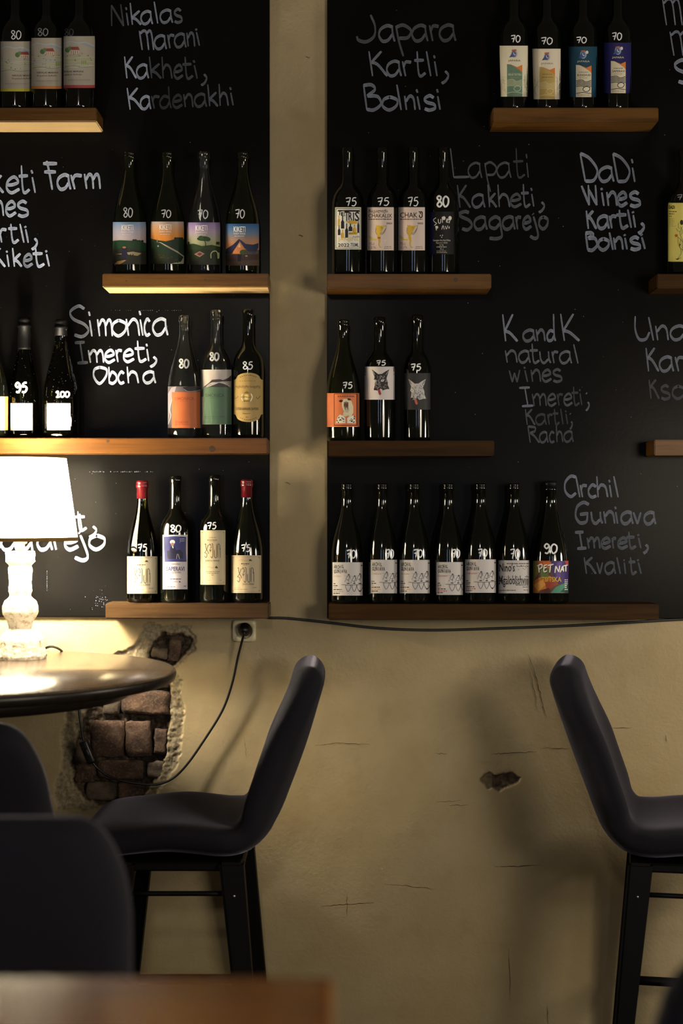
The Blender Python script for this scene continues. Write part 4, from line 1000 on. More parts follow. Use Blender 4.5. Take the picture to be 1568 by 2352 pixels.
def wolf(cx, cy, s, body, line):
    a = Art(); P = lambda u, v: (cx + u * s, cy + v * s)
    a.poly([P(-.62, -.95), P(-.38, -.78), P(-.15, -.6), P(.12, -.62), P(.36, -.78), P(.66, -.95), P(.56, -.6), P(.46, -.3), P(.56, -.02), P(.56, .2), P(.68, .5), P(.45, .52), P(.2, .6), P(.02, .45), P(-.06, .58), P(-.3, .6), P(-.48, .55), P(-.42, .3), P(-.4, .02), P(-.46, -.2), P(-.42, -.4), P(-.5, -.6)], body, 2)
    for k in range(70):
        u, v = random.uniform(-.4, .5), random.uniform(-.55, .5); a.stroke([P(u, v), P(u + random.uniform(-.12, .12), v + random.uniform(.05, .18))], .7, line, 3, 2)
    a.ell(*P(-.38, -.1), .1 * s, .09 * s, '#d8d3cc', 4, 10); a.ell(*P(.15, -.12), .11 * s, .08 * s, '#d8d3cc', 4, 10); a.ell(*P(-.37, -.1), .04 * s, .04 * s, '#141214', 5, 8); a.ell(*P(.15, -.12), .04 * s, .04 * s, '#141214', 5, 8)
    a.poly([P(-.48, .45), P(-.3, .42), P(-.28, .58), P(-.46, .6)], '#171416', 4); a.poly([P(-.2, .58), P(-.04, .5), P(.08, .85), P(.0, .97), P(-.1, .9)], '#96343a' if body == '#1e1a1c' else '#b05a48', 5)
    a.stroke([P(-.28, .6), P(-.1, .55), P(.1, .3)], 1.2, '#141214', 4)
    a.strokes([[P(-.55, -.85), P(-.4, -.55)], [P(.6, -.85), P(.42, -.55)]], 1.4, line, 4)
    return a
b = bottle('bordeaux', 871.5, 35.2, 729, 1012, M_glass_black, 'dark bottle with white label of a black wolf head', g5)
paper(b, 837, 906, 842, 918, '#c9c2c2', wolf(873, 878, 31, '#1e1a1c', '#9a9494')); price(b, '75', 864, 886, 828, 839, 2.4)
b = bottle('bordeaux', 958, 31.5, 724, 1012, M_glass_black, 'dark bottle with black label of a white wolf head', g5)
paper(b, 928, 988, 857, 941, '#26262a', wolf(957, 900, 31, '#b5b3b5', '#3a383a')); price(b, '75', 943, 967, 836, 851, 2.8)

# --- bottom row left
g6 = 'bottles on the lowest left shelf'
def juso(a, x0, x1, y0, y1, ink_c):
    w, h = x1 - x0, y1 - y0; P = lambda u, v: (x0 + u * w, y0 + v * h)
    a.strokes([[P(.02, .05), P(.08, .0), P(.10, .3), P(.24, .62), P(.24, .72)], [P(.24, .05), P(.12, .45), P(.02, .62), P(.12, .66), P(.16, .8), P(.1, .97), P(.0, .86)],
               [P(.30, .12), P(.34, .0), P(.40, .08), P(.42, .28), P(.34, .3)], [P(.44, .0), P(.52, .06), P(.52, .85), P(.46, .99), P(.40, .88)],
               [P(.62, .42), P(.62, .86), P(.70, .99), P(.76, .86), P(.76, .0)], [P(.84, .99), P(.84, .12), P(.90, .0), P(.96, .12), P(.96, .4)], [P(.99, .99), P(.99, .3)]], 1.2, ink_c, 3)
    for u, v in ((.32, .42), (.37, .42), (.42, .42), (.345, .48), (.395, .48), (.37, .54)): a.ell(*P(u, v), .9, .9, ink_c, 3, 7)
def cream(x0, x1, y0, y1, tall):
    a = Art(); w, h = x1 - x0, y1 - y0; k1 = '#3a362c'; ln = '#8a8268'
    for r in ((x0 + 2, x1 - 2, y0 + 2.5, y0 + 3.3), (x0 + 2, x1 - 2, y1 - 3.3, y1 - 2.5), (x0 + 2, x0 + 2.8, y0 + 2.5, y1 - 2.5), (x1 - 2.8, x1 - 2, y0 + 2.5, y1 - 2.5)): a.rect(*r, ln, 2)
    for q in ((x0 + 4.5, y0 + 5.5), (x1 - 4.5, y0 + 5.5), (x0 + 4.5, y1 - 5.5), (x1 - 4.5, y1 - 5.5)): a.ell(*q, .9, .9, k1, 3, 7)
    X_ = lambda u: x0 + u * w; Y_ = lambda v: y0 + v * h
    def snail(v):
        a.stroke([(X_(.25), Y_(v + .01)), (X_(.35), Y_(v - .01)), (X_(.45), Y_(v + .012)), (X_(.57), Y_(v))], .8, ln, 3); a.poly([(X_(.58), Y_(v)), (X_(.64), Y_(v - .03)), (X_(.69), Y_(v)), (X_(.70), Y_(v + .02)), (X_(.61), Y_(v + .02))], k1, 3)
    if tall:
        a.text('კოსტაფე', X_(.36), X_(.62), Y_(.12), Y_(.145), k1, 3, 0); a.text('KOSTAPHE', X_(.28), X_(.66), Y_(.17), Y_(.19), k1, 3, .015); a.micro(X_(.36), X_(.6), Y_(.205), 1, ln)
        juso(a, X_(.16), X_(.80), Y_(.25), Y_(.51), k1); a.text("JUSO's WINE", X_(.19), X_(.76), Y_(.545), Y_(.58), k1, 3, .012); snail(.68)
        a.micro(X_(.22), X_(.77), Y_(.755), 1.3, '#6a6450'); a.micro(X_(.27), X_(.72), Y_(.785), 1.3, '#6a6450'); a.micro(X_(.44), X_(.54), Y_(.815), 1.2, '#6a6450'); a.micro(X_(.14), X_(.42), Y_(.915), 1, ln); a.micro(X_(.76), X_(.88), Y_(.915), 1, ln)
    else:
        snail(.13); a.micro(X_(.33), X_(.60), Y_(.215), 1.8, k1); a.micro(X_(.40), X_(.53), Y_(.255), 1.1, '#6a6450')
        juso(a, X_(.20), X_(.76), Y_(.33), Y_(.72), k1); a.text("JUSO's WINE", X_(.38), X_(.76), Y_(.74), Y_(.80), k1, 3, .005)
        a.micro(X_(.1), X_(.3), Y_(.855), 1, ln); a.micro(X_(.72), X_(.88), Y_(.85), 1.2, '#6a6450'); a.micro(X_(.1), X_(.55), Y_(.895), 1.2, '#7a7460')
    return a
b = bottle('burgundy', 326.5, 35.8, 1105, 1386, M_glass_olive, 'green bottle sealed with red wax, nearest the lamp on the lowest shelf', g6)
paper(b, 292, 361.5, 1278, 1363.5, '#b7ae94', cream(292, 361.5, 1278, 1363.5, False)); price(b, '75', 316, 338, 1250, 1266, 2.6); sleeve(b, 'wax_seal', 0, .145, M_wax, .0009)
b = bottle('bordeaux', 403, 36.3, 1093, 1386, M_glass_black, 'dark bottle with white label and blue picture square, marked 80', g6)
a = Art()
a.poly([(376, 1233), (400, 1231.5), (427.5, 1233), (427, 1260), (428, 1290.5), (400, 1290), (378, 1291), (377, 1262)], '#2c3068', 1)
a.ell(396, 1245, 6, 5, '#cdbcb8', 3, 12); a.ell(396, 1250, 4, 4, '#8d6a62', 4, 10); a.poly([(388, 1270), (391, 1256), (402, 1256), (405, 1270)], '#1c1c3a', 2); a.stroke([(396, 1254), (397.5, 1259)], 2.2, '#d8d2c8', 5)
a.poly([(383, 1265), (414, 1263), (420, 1270), (420, 1283), (384, 1284)], '#191a36', 3); a.strokes([[(407, 1272), (405, 1284)], [(409, 1272), (412, 1284)]], 1, '#b8b4c0', 5)
a.text('JUSO', 412.5, 423.5, 1236, 1247, '#9aa3b8', 4, 0)
a.text("JUSO'S WINE", 392.5, 413, 1294, 1298.5, '#2a2a38', 3, .0); a.text('SAPERAVI', 381.5, 423.5, 1301.5, 1311.5, '#2c2f62', 3, .012); a.text('RED DRY WINE', 394, 415, 1313, 1317, '#3a3a48', 3, 0)
a.micro(391, 417, 1329, 1.6, '#33333f'); a.stroke([(394, 1337), (402, 1336), (409, 1337)], .8, '#6a6a78'); a.poly([(410, 1337), (412, 1334), (415, 1336.5), (414, 1338)], '#33333f', 3); a.micro(378, 402, 1347, 1.4, '#44444f'); a.micro(422, 428.5, 1345.5, 1.8, '#44444f')
paper(b, 373.3, 430.7, 1228.5, 1353.5, '#b3aeb6', a); price(b, '80', 391, 416, 1206, 1222, 3)
b = bottle('bordeaux', 492.5, 36.3, 1091, 1386, M_glass_black, 'dark bottle with tall cream label, marked 75', g6)
paper(b, 460.2, 517.4, 1218, 1343, '#b2a68a', cream(460.2, 517.4, 1218, 1343, True)); price(b, '75', 476, 497, 1200, 1215, 2.4)
b = bottle('burgundy', 566.5, 36.3, 1103, 1386, M_glass_black, 'dark bottle sealed with red wax, beside the plaster strip', g6)
paper(b, 530.8, 599.5, 1275.5, 1362, '#ad9e82', cream(530.8, 599.5, 1275.5, 1362, False)); price(b, '75', 554, 575, 1251, 1267, 2.6); sleeve(b, 'wax_seal', 0, .142, M_wax, .0009)

# --- bottom row right
g7 = 'row of seven bottles on the long low shelf'
def archil(ox, y0, y1, sub, subc, x1):
    a = Art(); k1 = '#1e1c1c'; Y_ = lambda v: y0 + v * (y1 - y0)
    for t, v0, v1, wd in (('ARCHIL', .08, .19, 23), ('GUNIAVA', .21, .33, 30)):
        for i, ch in enumerate(t):
            cw = wd / len(t); u0 = ox + 3.5 + cw * i + (cw * .3 if ch == 'I' else 0); a.text(ch, u0, u0 + cw * (.24 if ch == 'I' else .84), Y_(v0 + random.uniform(-.01, .01)), Y_(v1 + random.uniform(-.01, .01)), k1, 3, .03)
    a.text(sub, ox + 3, ox + 3 + len(sub) * 2.4, Y_(.395), Y_(.445), subc, 3, .0)
    for v, wd, c in ((.63, 6, k1), (.69, 10, k1), (.745, 7, subc if subc != k1 else k1), (.805, 19, k1), (.865, 22, subc), (.92, 14, k1)): a.micro(ox + 2.5, ox + 2.5 + wd, Y_(v), 2.0, c)
    for cx, s, tail in ((36, 1.0, 0), (50, .85, 0), (63, 1.1, 1)):
        c = ox + cx
        a.strokes([[(c - 5.5 * s, Y_(.68)), (c - 6 * s, Y_(.74)), (c - 3.5 * s, Y_(.82)), (c, Y_(.88)), (c + 3.5 * s, Y_(.82)), (c + 6 * s, Y_(.74)), (c + 5.5 * s, Y_(.68))]], .9, k1)
        a.ell(c, Y_(.635), 3.6 * s, 1.2, k1, 3, 10)
        if tail: a.poly([(c - 3.5, Y_(.83)), (c, Y_(.85)), (c + 3.5, Y_(.83)), (c, Y_(.90))], k1, 3)
    a.stroke([(ox + 20, Y_(.67)), (ox + 40, Y_(.685)), (ox + 72, Y_(.66))], 1.3, '#5a5654')
    for cx, v in ((36, .40), (50, .44), (62, .38)):
        c = ox + cx
        a.strokes([[(c - 6, Y_(v + .12)), (c - 2, Y_(v + .02)), (c + 1, Y_(v - .02)), (c + 2.5, Y_(v + .06)), (c + 1, Y_(v + .14))], [(c - 6, Y_(v + .14)), (c - 8, Y_(v + .19))], [(c - 1, Y_(v + .12)), (c + 2, Y_(v + .19))], [(c + 3, Y_(v - .04)), (c + 5, Y_(v + .1))], [(c - 5, Y_(v + .12)), (c + 2, Y_(v + .13))]], .9, '#4a4644'); a.ell(c + 1, Y_(v - .03), 1.6, 1.5, k1, 4, 8)
    a.stroke([(ox + 26, Y_(.40)), (ox + 40, Y_(.42)), (ox + 70, Y_(.40))], .6, '#8a8684'); a.micro(x1 - 3.5, x1 - .5, Y_(.08), 2.5, k1)
    return a
cream_w = '#bab6b6'
for c, r, x0, x1, y0, y1, sub, sc, pr, lab in [
    (797, 36, 763.3, 832.5, 1291.5, 1368, 'TSITSKA', '#b08d58', (796, 817, 1263, 1282), 'dark bottle with white sketch label, first of the seven beside the plaster strip'),
    (877.5, 35, 850.8, 911.5, 1285.7, 1362.8, 'DONDGLABI', '#b8934a', (887, 904, 1262, 1282), 'dark bottle with white sketch label, second of the seven from the plaster strip'),
    (951, 36.2, 917.4, 986.5, 1286, 1362.8, 'KRAKHUNA', '#b0925a', (949.7, 970.5, 1262, 1280), 'dark bottle with white sketch label, third of the seven from the plaster strip'),
    (1029, 34.8, 1002, 1062.6, 1291, 1366.5, 'DZELSHAVI', '#a5434a', (1038.5, 1056, 1262, 1281), 'dark bottle with white sketch label and red print, fourth of the seven'),
    (1103, 36.6, 1067.5, 1138.6, 1285, 1361.5, 'OTSKHANURI', '#a8404a', (1097.5, 1119, 1261, 1279), 'dark bottle with white sketch label and red print, fifth of the seven')]:
    b = bottle('burgundy', c, r, 1110.5, 1388, M_glass_black, lab, g7)
    paper(b, x0, x1, y0, y1, cream_w, archil(x0, y0, y1, sub, sc, x1)); price(b, '70', *pr, 2.8)
b = bottle('burgundy', 1180, 36.4, 1110.5, 1388, M_glass_black, 'dark bottle with white label in dotted black letters, sixth of the seven', g7)
a = Art(); k1 = '#232020'
a.text("Nino's", 1146, 1182, 1293, 1313, k1, 3, .012); a.text('Mgaloblishvili', 1145.5, 1213, 1322, 1349, k1, 3, .012)
for k in range(60): a.ell(random.uniform(1146, 1212), random.choice([random.uniform(1294, 1312), random.uniform(1324, 1342)]), .9, .9, random.choice(['#c9c5c5', k1]), 4, 6)
a.micro(1163, 1214, 1293.5, 2, '#4a4646'); a.micro(1185, 1213, 1300, 1.6, '#4a4646'); a.micro(1184, 1213, 1343, 1.8, '#5a5656'); a.micro(1200, 1213, 1347.5, 1.8, '#5a5656'); a.micro(1146, 1184, 1355, 1.8, '#4a4646'); a.micro(1202, 1213, 1354.5, 1.5, '#5a5656')
paper(b, 1144, 1214.8, 1287, 1362.8, '#b4b0b0', a); price(b, '70', 1171.5, 1194, 1261, 1283, 2.8)
b = bottle('champagne', 1264, 41.5, 1106, 1388, M_glass_black, 'dark sparkling bottle with multicoloured painted label, last of the seven', g7)
a = Art()
x0, x1, y0, y1 = 1222.5, 1305, 1288, 1362.5
a.poly([(1222, 1288), (1246, 1288), (1240, 1310), (1228, 1330), (1222, 1340)], '#6f6a34', 1); a.poly([(1234, 1288), (1262, 1288), (1268, 1300), (1252, 1318), (1238, 1306)], '#b0502c', 2)
a.poly([(1246, 1290), (1266, 1292), (1262, 1306), (1250, 1302)], '#c06a34', 3); a.poly([(1240, 1304), (1262, 1306), (1258, 1326), (1242, 1330)], '#5a6a3c', 3)
a.poly([(1266, 1288), (1305, 1288), (1305, 1345), (1280, 1340), (1268, 1316)], '#3a2866', 2); a.poly([(1278, 1292), (1290, 1290), (1286, 1330), (1276, 1324)], '#5a3f8c', 3)
a.poly([(1222, 1336), (1240, 1326), (1262, 1322), (1276, 1334), (1262, 1352), (1240, 1362), (1222, 1362)], '#a8642c', 2); a.poly([(1224, 1344), (1244, 1332), (1254, 1342), (1236, 1358)], '#c08a3a', 3)
a.poly([(1250, 1336), (1276, 1330), (1282, 1342), (1256, 1356)], '#8c3a2a', 3); a.poly([(1264, 1362), (1276, 1348), (1300, 1338), (1305, 1350), (1296, 1362)], '#3f8068', 4); a.poly([(1286, 1360), (1305, 1340), (1305, 1362)], '#20463e', 5)
a.poly([(1240, 1356), (1260, 1350), (1266, 1362), (1236, 1362)], '#4a2a20', 4); a.poly([(1296, 1288), (1305, 1288), (1305, 1300), (1300, 1298)], '#b0443c', 4)
PN = [[(1236, 1298), (1238, 1315)], [(1233, 1300), (1243, 1296), (1244, 1303), (1236, 1308)], [(1249, 1299), (1249, 1313), (1256, 1311)], [(1249, 1305), (1255, 1303)], [(1248, 1299.5), (1256, 1297)], [(1257, 1299), (1271, 1296)], [(1264, 1298), (1262, 1315)],
      [(1274, 1316), (1276, 1300)], [(1276, 1300), (1283, 1314)], [(1283, 1314), (1285, 1299)], [(1286, 1315), (1292, 1300)], [(1292, 1300), (1294, 1313)], [(1287.5, 1309), (1294, 1308)], [(1293, 1300), (1303, 1298)], [(1299, 1299), (1299, 1313)]]
for st in PN: a.stroke([(x + 1, y + 1) for x, y in st], 3.4, '#1c1418', 6, 4); a.stroke(st, 2.8, '#dcd8d4', 7, 4)
a.text('TSITSKA', 1243, 1289, 1325, 1336.5, '#c9a040', 7, .02)
for k in range(6): a.micro(1296, 1303, 1331 + 4.4 * k, 2, '#d8d4d0', 7)
paper(b, x0, x1, y0, y1, '#5a3a34', a); price(b, '90', 1249, 1280, 1249, 1271, 3.6); sleeve(b, 'crown_cap', 0, .048, M_cap, .0012)
# ---------------------------------------------------------------- round table with the lit lamp
TZ = CAMZ - 0.3336
TCX, TCD, TR = -0.832, 3.203, 0.482
trt = empty('round_bar_table', (TCX, TCD - D, 0), 'round dark wooden bar table with worn black edge, under the lit lamp', 'table')
me = lathe('table_top', [(0, TZ - .026), (TR - .012, TZ - .026), (TR - .003, TZ - .022), (TR, TZ - .012), (TR - .001, TZ - .004), (TR - .006, TZ), (0, TZ)], 96)
me.materials.append(M_tabletop); me.materials.append(M_table_edge)
for p in me.polygons:
    p.material_index = 0 if p.normal.z > 0.7 else 1
o = link('table_top', me, None, trt, True)
link('apron', lathe('apron', [(TR - .10, TZ - .055), (TR - .06, TZ - .0262), (TR - .12, TZ - .0262), (TR - .13, TZ - .055), (TR - .10, TZ - .055)], 64), M_table_edge, trt)
link('column', lathe('column', [(0, .03), (.05, .03), (.04, .08), (.034, .3), (.034, TZ - .08), (.07, TZ - .027), (0, TZ - .027)], 32), M_leg, trt)
link('foot', lathe('foot', [(0, 0), (.22, 0), (.22, .012), (.20, .022), (.06, .032), (0, .034)], 48), M_leg, trt)

LX, LD = -0.731, 3.47
S_ = LD / F
lampo = empty('table_lamp', (LX, LD - D, TZ), 'lit table lamp with white rough ceramic base and cream shade', 'lamp')
def LZ(py): return CAMZ - (py - CY) * S_ - TZ
def rough(me, amp, fq, seed=0):
    for v in me.vertices:
        n = v.co.normalized() if v.co.length > 0 else Vector((0, 0, 1)); n = Vector((v.co.x, v.co.y, 0))
        if n.length > 1e-4: v.co += n.normalized() * amp * noise.noise((v.co.x * fq + seed, v.co.y * fq, v.co.z * fq))
    return me
def dense(prof, step):
    out = [prof[0]]
    for (r0, z0), (r1, z1) in zip(prof, prof[1:]):
        k = max(1, int(math.hypot(r1 - r0, z1 - z0) / step))
        out += [(r0 + (r1 - r0) * i / k, z0 + (z1 - z0) * i / k) for i in range(1, k + 1)]
    return out
basep = [(0, .0005), (50 * S_, .0005), (57.5 * S_, LZ(1513)), (59 * S_, LZ(1505)), (55.5 * S_, LZ(1490)), (52 * S_, LZ(1467)), (47 * S_, LZ(1461)), (33 * S_, LZ(1449)), (26 * S_, LZ(1443))]
me = lathe('pedestal', dense(basep, .002), 64)
for v in me.vertices:      # eight-sided foot
    a = math.atan2(v.co.y, v.co.x) + math.pi / 8; k = math.cos(math.pi / 8) / math.cos((a % (math.pi / 4)) - math.pi / 8)
    t = max(0, min(1, (LZ(1450) - v.co.z) / .012)); f = 1 + (k * 1.04 - 1) * t; v.co.x *= f; v.co.y *= f
link('pedestal', rough(me, .0018, 160), M_ceramic, lampo)
stem = [(26 * S_, LZ(1443)), (26.5 * S_, LZ(1437)), (31 * S_, LZ(1424)), (39.5 * S_, LZ(1411)), (41 * S_, LZ(1404)), (40.5 * S_, LZ(1392)), (36 * S_, LZ(1380)), (25 * S_, LZ(1371)), (24 * S_, LZ(1367)),
        (27 * S_, LZ(1358)), (26 * S_, LZ(1345)), (25.5 * S_, LZ(1335)), (26.5 * S_, LZ(1318)), (28 * S_, LZ(1308)), (25.5 * S_, LZ(1301)), (26 * S_, LZ(1298)), (33 * S_, LZ(1290)), (33.5 * S_, LZ(1270)), (32 * S_, LZ(1266)), (0, LZ(1266))]
link('stem', rough(lathe('stem', dense(stem, .002), 56), .0012, 190, 4), M_ceramic, lampo)
link('lamp_socket', lathe('lamp_socket', [(0, LZ(1266)), (.010, LZ(1266)), (.010, LZ(1250)), (.015, LZ(1248)), (.015, LZ(1237)), (0, LZ(1236.5))], 24), M_trim, lampo)
link('bulb', lathe('bulb', [(0, LZ(1236) + .0005), (.013, LZ(1235)), (.017, LZ(1222)), (.028, LZ(1195)), (.032, LZ(1165)), (.030, LZ(1140)), (.020, LZ(1120)), (.010, LZ(1113)), (0, LZ(1111))], 20), M_bulb, lampo)
z0, z1 = LZ(1240), LZ(1049); r0, r1 = 0.1295, 0.1030
k = 0.0012
sh = link('lamp_shade', lathe('lamp_shade', [(r0, z0), (r1, z1)], 72), M_shade, lampo)
def ringband(name, ra, za, rb, zb, parent):
    return link(name, lathe(name, [(ra - k, za), (ra + k, za), (rb + k, zb), (rb - k, zb), (ra - k, za)], 72), M_trim, parent)
sl = (r1 - r0) / (z1 - z0)
ringband('shade_trim', r0 + sl * (-.002), z0 - .002, r0 + sl * .0065, z0 + .0065, sh)
ringband('shade_trim', r1 - sl * .004, z1 - .004, r1, z1 + .001, sh)
for q in range(3):
    a = q * 2 * math.pi / 3 + .4
    link('shade_spoke', tube_mesh('shade_spoke', [(0.014 * math.cos(a), .014 * math.sin(a), LZ(1222)), (r0 * .5 * math.cos(a), r0 * .5 * math.sin(a), LZ(1228)), ((r0 - .003) * math.cos(a), (r0 - .003) * math.sin(a), LZ(1236))], .0012, 6), M_trim, sh)
def loc(px, py, d): 
    q = W(px, py, d); return (q.x - LX, q.y - (LD - D), q.z - TZ)
cord_pts = [loc(88, 1500, LD + .04), loc(106, 1488, 3.52), loc(122, 1485.5, 3.57), loc(138, 1492, 3.63), loc(146, 1502, 3.675), loc(156, 1530, 3.69), loc(170, 1580, 3.69), loc(180, 1620, 3.685), loc(184, 1655, 3.68), loc(192, 1702, 3.67),
            loc(200, 1726, 3.668), loc(212, 1750, 3.668), loc(226, 1766, 3.67), loc(252, 1784, 3.67), loc(292, 1796, 3.67), loc(342, 1802, 3.675), loc(372, 1799, 3.68), loc(402, 1784, 3.685), loc(434, 1750, 3.688), loc(470, 1698, 3.69),
            loc(503, 1646, 3.69), loc(520, 1610, 3.688), loc(535, 1562, 3.684), loc(546, 1510, 3.68), loc(555, 1475, 3.675), loc(561, 1452, 3.668)]
cord = link('power_cord', tube_mesh('power_cord', cord_pts, .0029, 8, 6), M_black, lampo)
sw = link('cord_switch', box_mesh('cord_switch', -.011, .011, -.010, .010, -.030, .030, .006, 3), M_black, cord)
sw.location = loc(201, 1727, 3.668); sw.rotation_euler = (0, R_(-22), 0)
rk = link('switch_rocker', box_mesh('switch_rocker', -.005, .005, -.013, -.008, -.010, .010, .002, 2), M_black, cord); rk.location = sw.location; rk.rotation_euler = sw.rotation_euler
pl = link('plug', lathe('plug', [(0, -.012), (.016, -.012), (.0165, .004), (.012, .012), (.006, .022), (0, .023)], 28), M_black, cord)
pl.location = loc(562, 1446, 3.690); pl.rotation_euler = (R_(90), 0, 0)

# ---------------------------------------------------------------- wall socket and the cable that hangs under the boards
so = W(561.5, 1448.5, WD); so.y = WALL_Y
sroot = empty('wall_socket', so, 'cream wall socket with the lamp plug in it, under the left shelf', 'socket')
hw = 27 * WD / F; hh = 25 * WD / F
bm = bmesh.new(); n = 40      # plate with a round well
outer, inner, floor_ = [], [], []
for kq in range(n):
    a = 2 * math.pi * kq / n; cx_, sx_ = math.cos(a), math.sin(a); q = (abs(cx_) ** 9 + abs(sx_) ** 9) ** (-1 / 9)
    outer.append((cx_ * q * hw, sx_ * q * hh)); inner.append((cx_ * .0195, sx_ * .0195))
rings = [[(x, .002, z) for x, z in outer], [(x, -.006, z) for x, z in outer], [(x * .955, -.009, z * .955) for x, z in outer], [(x * 1.06, -.009, z * 1.06) for x, z in inner], [(x, -.0075, z) for x, z in inner], [(x * .96, -.0005, z * .96) for x, z in inner]]
RV = [[bm.verts.new(p) for p in r] for r in rings]
for A_, B_ in zip(RV, RV[1:]):
    for kq in range(n): bm.faces.new((A_[kq], A_[(kq + 1) % n], B_[(kq + 1) % n], B_[kq]))
bm.faces.new(RV[-1])
link('face_plate', bm_mesh('face_plate', bm), M_socket, sroot)
for s_ in (-1, 1):
    o = link('earth_clip', box_mesh('earth_clip', -.003, .003, -.0035, .0005, -.002, .002, .0005, 1), M_metal, sroot, False); o.location = (0, 0, s_ * .0185)
cp = [W(615, 1419, WD - .006), W(660, 1420, WD - .006), W(720, 1426, WD - .006), W(780, 1433, WD - .006), W(850, 1441, WD - .006), W(930, 1446, WD - .006), W(1020, 1447, WD - .006), W(1150, 1443, WD - .006), W(1290, 1438, WD - .006), W(1420, 1431, WD - .006), W(1568, 1422, WD - .006), W(1700, 1416, WD - .006)]
setp(link('hanging_cable', tube_mesh('hanging_cable', cp, .0032, 8, 6), M_cable), 'dark cable sagging along the wall below the right chalkboard', 'cable')

# ---------------------------------------------------------------- upholstered bar stools
SEAT = [(.385, .672), (.36, .688), (.30, .698), (.22, .697), (.14, .690), (.08, .684), (.035, .690), (.004, .716), (-.016, .752), (-.034, .80), (-.056, .862), (-.078, .93), (-.098, 1.0), (-.115, 1.066)]
def stool_mesh():
    Q = catmull([(x, 0, z) for x, z in SEAT], 8); m_ = 36
    cl = [0.0]
    for i in range(1, len(Q)): cl.append(cl[-1] + (Q[i] - Q[i-1]).length)
    def at(d):
        for i in range(1, len(Q)):
            if cl[i] >= d: return Q[i-1].lerp(Q[i], (d - cl[i-1]) / max(1e-9, cl[i] - cl[i-1]))
        return Q[-1]
    T_ = cl[-1]
    st = [.05 * (1 - math.cos(math.pi / 2 * k / 7)) for k in range(7)] + [.05 + (T_ - .17) * k / 40 for k in range(41)] + [T_ - .12 + .084 * k / 7 for k in range(1, 8)] + [T_ - .036 + .036 * math.sin(math.pi / 2 * k / 9) for k in range(1, 10)]
    P = [at(d) for d in st]; n = len(P)
    Ls = st; tot = T_; verts, faces = [], []
    def half_w(s):
        w = .222 + (.205 - .222) * sstep(.40, .52, s)
        return w + (.188 - .205) * sstep(.55, 1.0, s) if s > .55 else w
    for i, p in enumerate(P):
        s = Ls[i] / tot
        t = (P[min(i+1, n-1)] - P[max(i-1, 0)]).normalized(); nn = Vector((t.z, 0, -t.x)); 
        if nn.z < 0 and abs(t.x) > .7: nn = -nn
        if abs(t.x) <= .7 and nn.x < 0: nn = -nn
        w = half_w(s); th = .0345 + .0025 * sstep(.55, .8, s)
        e0 = Ls[i] / .05; e1 = (tot - Ls[i]) / .12; e2 = (tot - Ls[i]) / .036
        if e0 < 1: th *= math.sqrt(max(0, 1 - (1 - e0) ** 2)) * .9 + .1; w *= .80 + .20 * math.sqrt(max(0, 1 - (1 - e0) ** 2))
        if e1 < 1: w *= .66 + .34 * math.sqrt(max(0, 1 - (1 - e1) ** 2))
        if e2 < 1: th *= math.sqrt(max(0, 1 - (1 - e2) ** 2)) * .97 + .03
        cup = .020 * sstep(.1, .3, s) * (1 - sstep(.42, .55, s)) + .030 * sstep(.42, .6, s) * (1 - sstep(.72, .98, s))
        for k in range(m_):
            a = 2 * math.pi * k / m_; ca, sa = math.cos(a), math.sin(a)
            lat = math.copysign(abs(ca) ** .42, ca); hgt = math.copysign(abs(sa) ** .6, sa)
            verts.append(p + Vector((0, lat * w, 0)) + nn * (hgt * th + cup * lat * lat))
    for i in range(n - 1):
        for k in range(m_):
            k2 = (k + 1) % m_; faces.append((i*m_ + k, i*m_ + k2, (i+1)*m_ + k2, (i+1)*m_ + k))
    faces.append(tuple(range(m_))); faces.append(tuple((n-1)*m_ + k for k in range(m_ - 1, -1, -1)))
    bm = bmesh.new(); me = mesh('upholstered_shell', verts, faces); bm.from_mesh(me); bpy.data.meshes.remove(me)
    return bm_mesh('upholstered_shell', bm)
def leg_mesh(fx, sy):
    "splayed tapered square leg from under the seat to the floor"
    bm = bmesh.new(); top = Vector((.055 if fx < 0 else .285, sy * .165, .655)); bot = Vector((top.x + fx * .065, sy * .215, 0.0))
    R0, R1 = .026, .016; vv = []
    for c, r in ((bot, R1), (top, R0)):
        vv.append([bm.verts.new(c + Vector((dx * r, dy * r, 0))) for dx, dy in ((-1, -1), (1, -1), (1, 1), (-1, 1))])
    for k in range(4): bm.faces.new((vv[0][k], vv[0][(k + 1) % 4], vv[1][(k + 1) % 4], vv[1][k]))
    bm.faces.new(vv[0][::-1]); bm.faces.new(vv[1])
    bmesh.ops.bevel(bm, geom=bm.edges[:], offset=.006, segments=2, affect='EDGES')
    return bm_mesh('leg', bm)
def legp(fx, sy, z):
    t = (.655 - z) / .655; return Vector(((.055 if fx < 0 else .285) + fx * .065 * t, sy * (.165 + .05 * t), z))
SM = {'upholstered_shell': stool_mesh(), 'seat_frame': box_mesh('seat_frame', .03, .31, -.17, .17, .632, .652, .004, 1)}
for fx in (-1, 1):
    for sy in (-1, 1): SM[('leg', fx, sy)] = leg_mesh(fx, sy)
def bar(a, b_, r): return tube_mesh('rail', [a, (a + b_) / 2, b_], r, 8, 2)
RAILS = [bar(legp(-1, s_, .585), legp(1, s_, .585), .0055) for s_ in (-1, 1)] + [bar(legp(f_, -1, .585), legp(f_, 1, .585), .0055) for f_ in (-1, 1)]
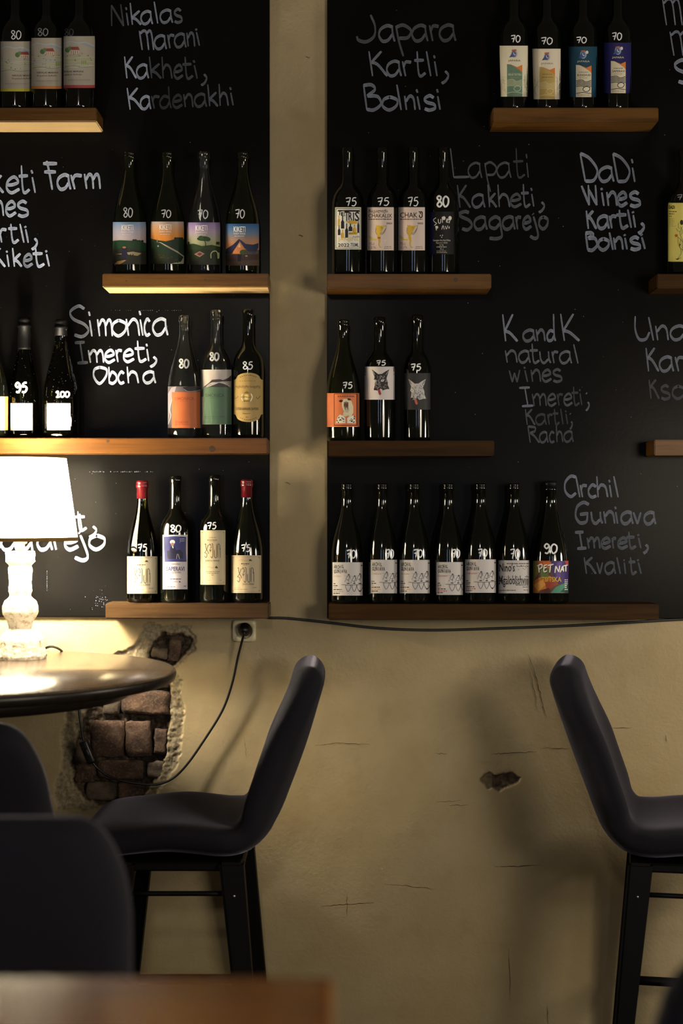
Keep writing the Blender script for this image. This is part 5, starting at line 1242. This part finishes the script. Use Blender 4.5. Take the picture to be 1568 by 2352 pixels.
FOOT = [bar(legp(-1, s_, .292), legp(1, s_, .292), .011) for s_ in (-1, 1)] + [bar(legp(f_, -1, .292), legp(f_, 1, .292), .011) for f_ in (-1, 1)]
def stool(x, y, rz, label):
    r = empty('bar_stool', (x, y, 0), label, 'stool', 'grey-violet upholstered bar stools', rz)
    link('upholstered_shell', SM['upholstered_shell'], M_fabric, r); link('seat_frame', SM['seat_frame'], M_leg, r, False)
    for fx in (-1, 1):
        for sy in (-1, 1):
            l_ = link('leg', SM[('leg', fx, sy)], M_leg, r, False)
            b_ = link('bolt', BOLT, M_metal, l_); b_.location = legp(fx, sy, .585) + Vector((-fx * .0, sy * .023, 0)); b_.rotation_euler = (R_(90) * -sy, 0, 0)
    for me in RAILS: link('rail', me, M_leg, r)
    for me in FOOT: link('foot_rest', me, M_leg, r)
    return r
BOLT = lathe('bolt', [(0, 0), (.004, 0), (.004, .002), (.0025, .0035), (0, .0036)], 12)
stool(-0.180, 3.425 - D, math.pi, 'grey-violet upholstered bar stool facing the round table, left of the bare wall')
stool(0.616, 3.425 - D, R_(-11), 'grey-violet upholstered bar stool facing right, at the right edge of the picture')
stool(-0.665, 2.52 - D, R_(90), 'dark upholstered bar stool drawn up to the near side of the round table')
stool(-0.416, 1.56 - D, R_(-90), 'dark upholstered bar stool seen close up behind the front table')
stool(0.430, 1.075 - D, R_(-80), 'dark upholstered bar stool whose backrest just shows in the lower right corner')

# ---------------------------------------------------------------- near table, out of focus
nt_ = empty('front_bar_table', (-0.56, 0.78 - D, 0), 'red-brown wooden bar table top close to the camera, out of focus', 'table')
fd = 1.0975; xr = -0.005; xl = -1.12; nd = 0.44
link('table_top', box_mesh('table_top', xl + .56, xr + .56, nd - .78, fd - .78, TZ - .032, TZ, .006, 3), M_near_table, nt_, False)
for sx in (xl + .66, xr + .46):
    for sy in (nd - .70, fd - .86):
        link('leg', box_mesh('leg', sx - .03, sx + .03, sy - .03, sy + .03, 0, TZ - .0322, .004, 1), M_leg, nt_, False)
link('apron', box_mesh('apron', xl + .64, xr + .48, nd - .72, fd - .84, TZ - .10, TZ - .0325, .003, 1), M_leg, nt_, False)
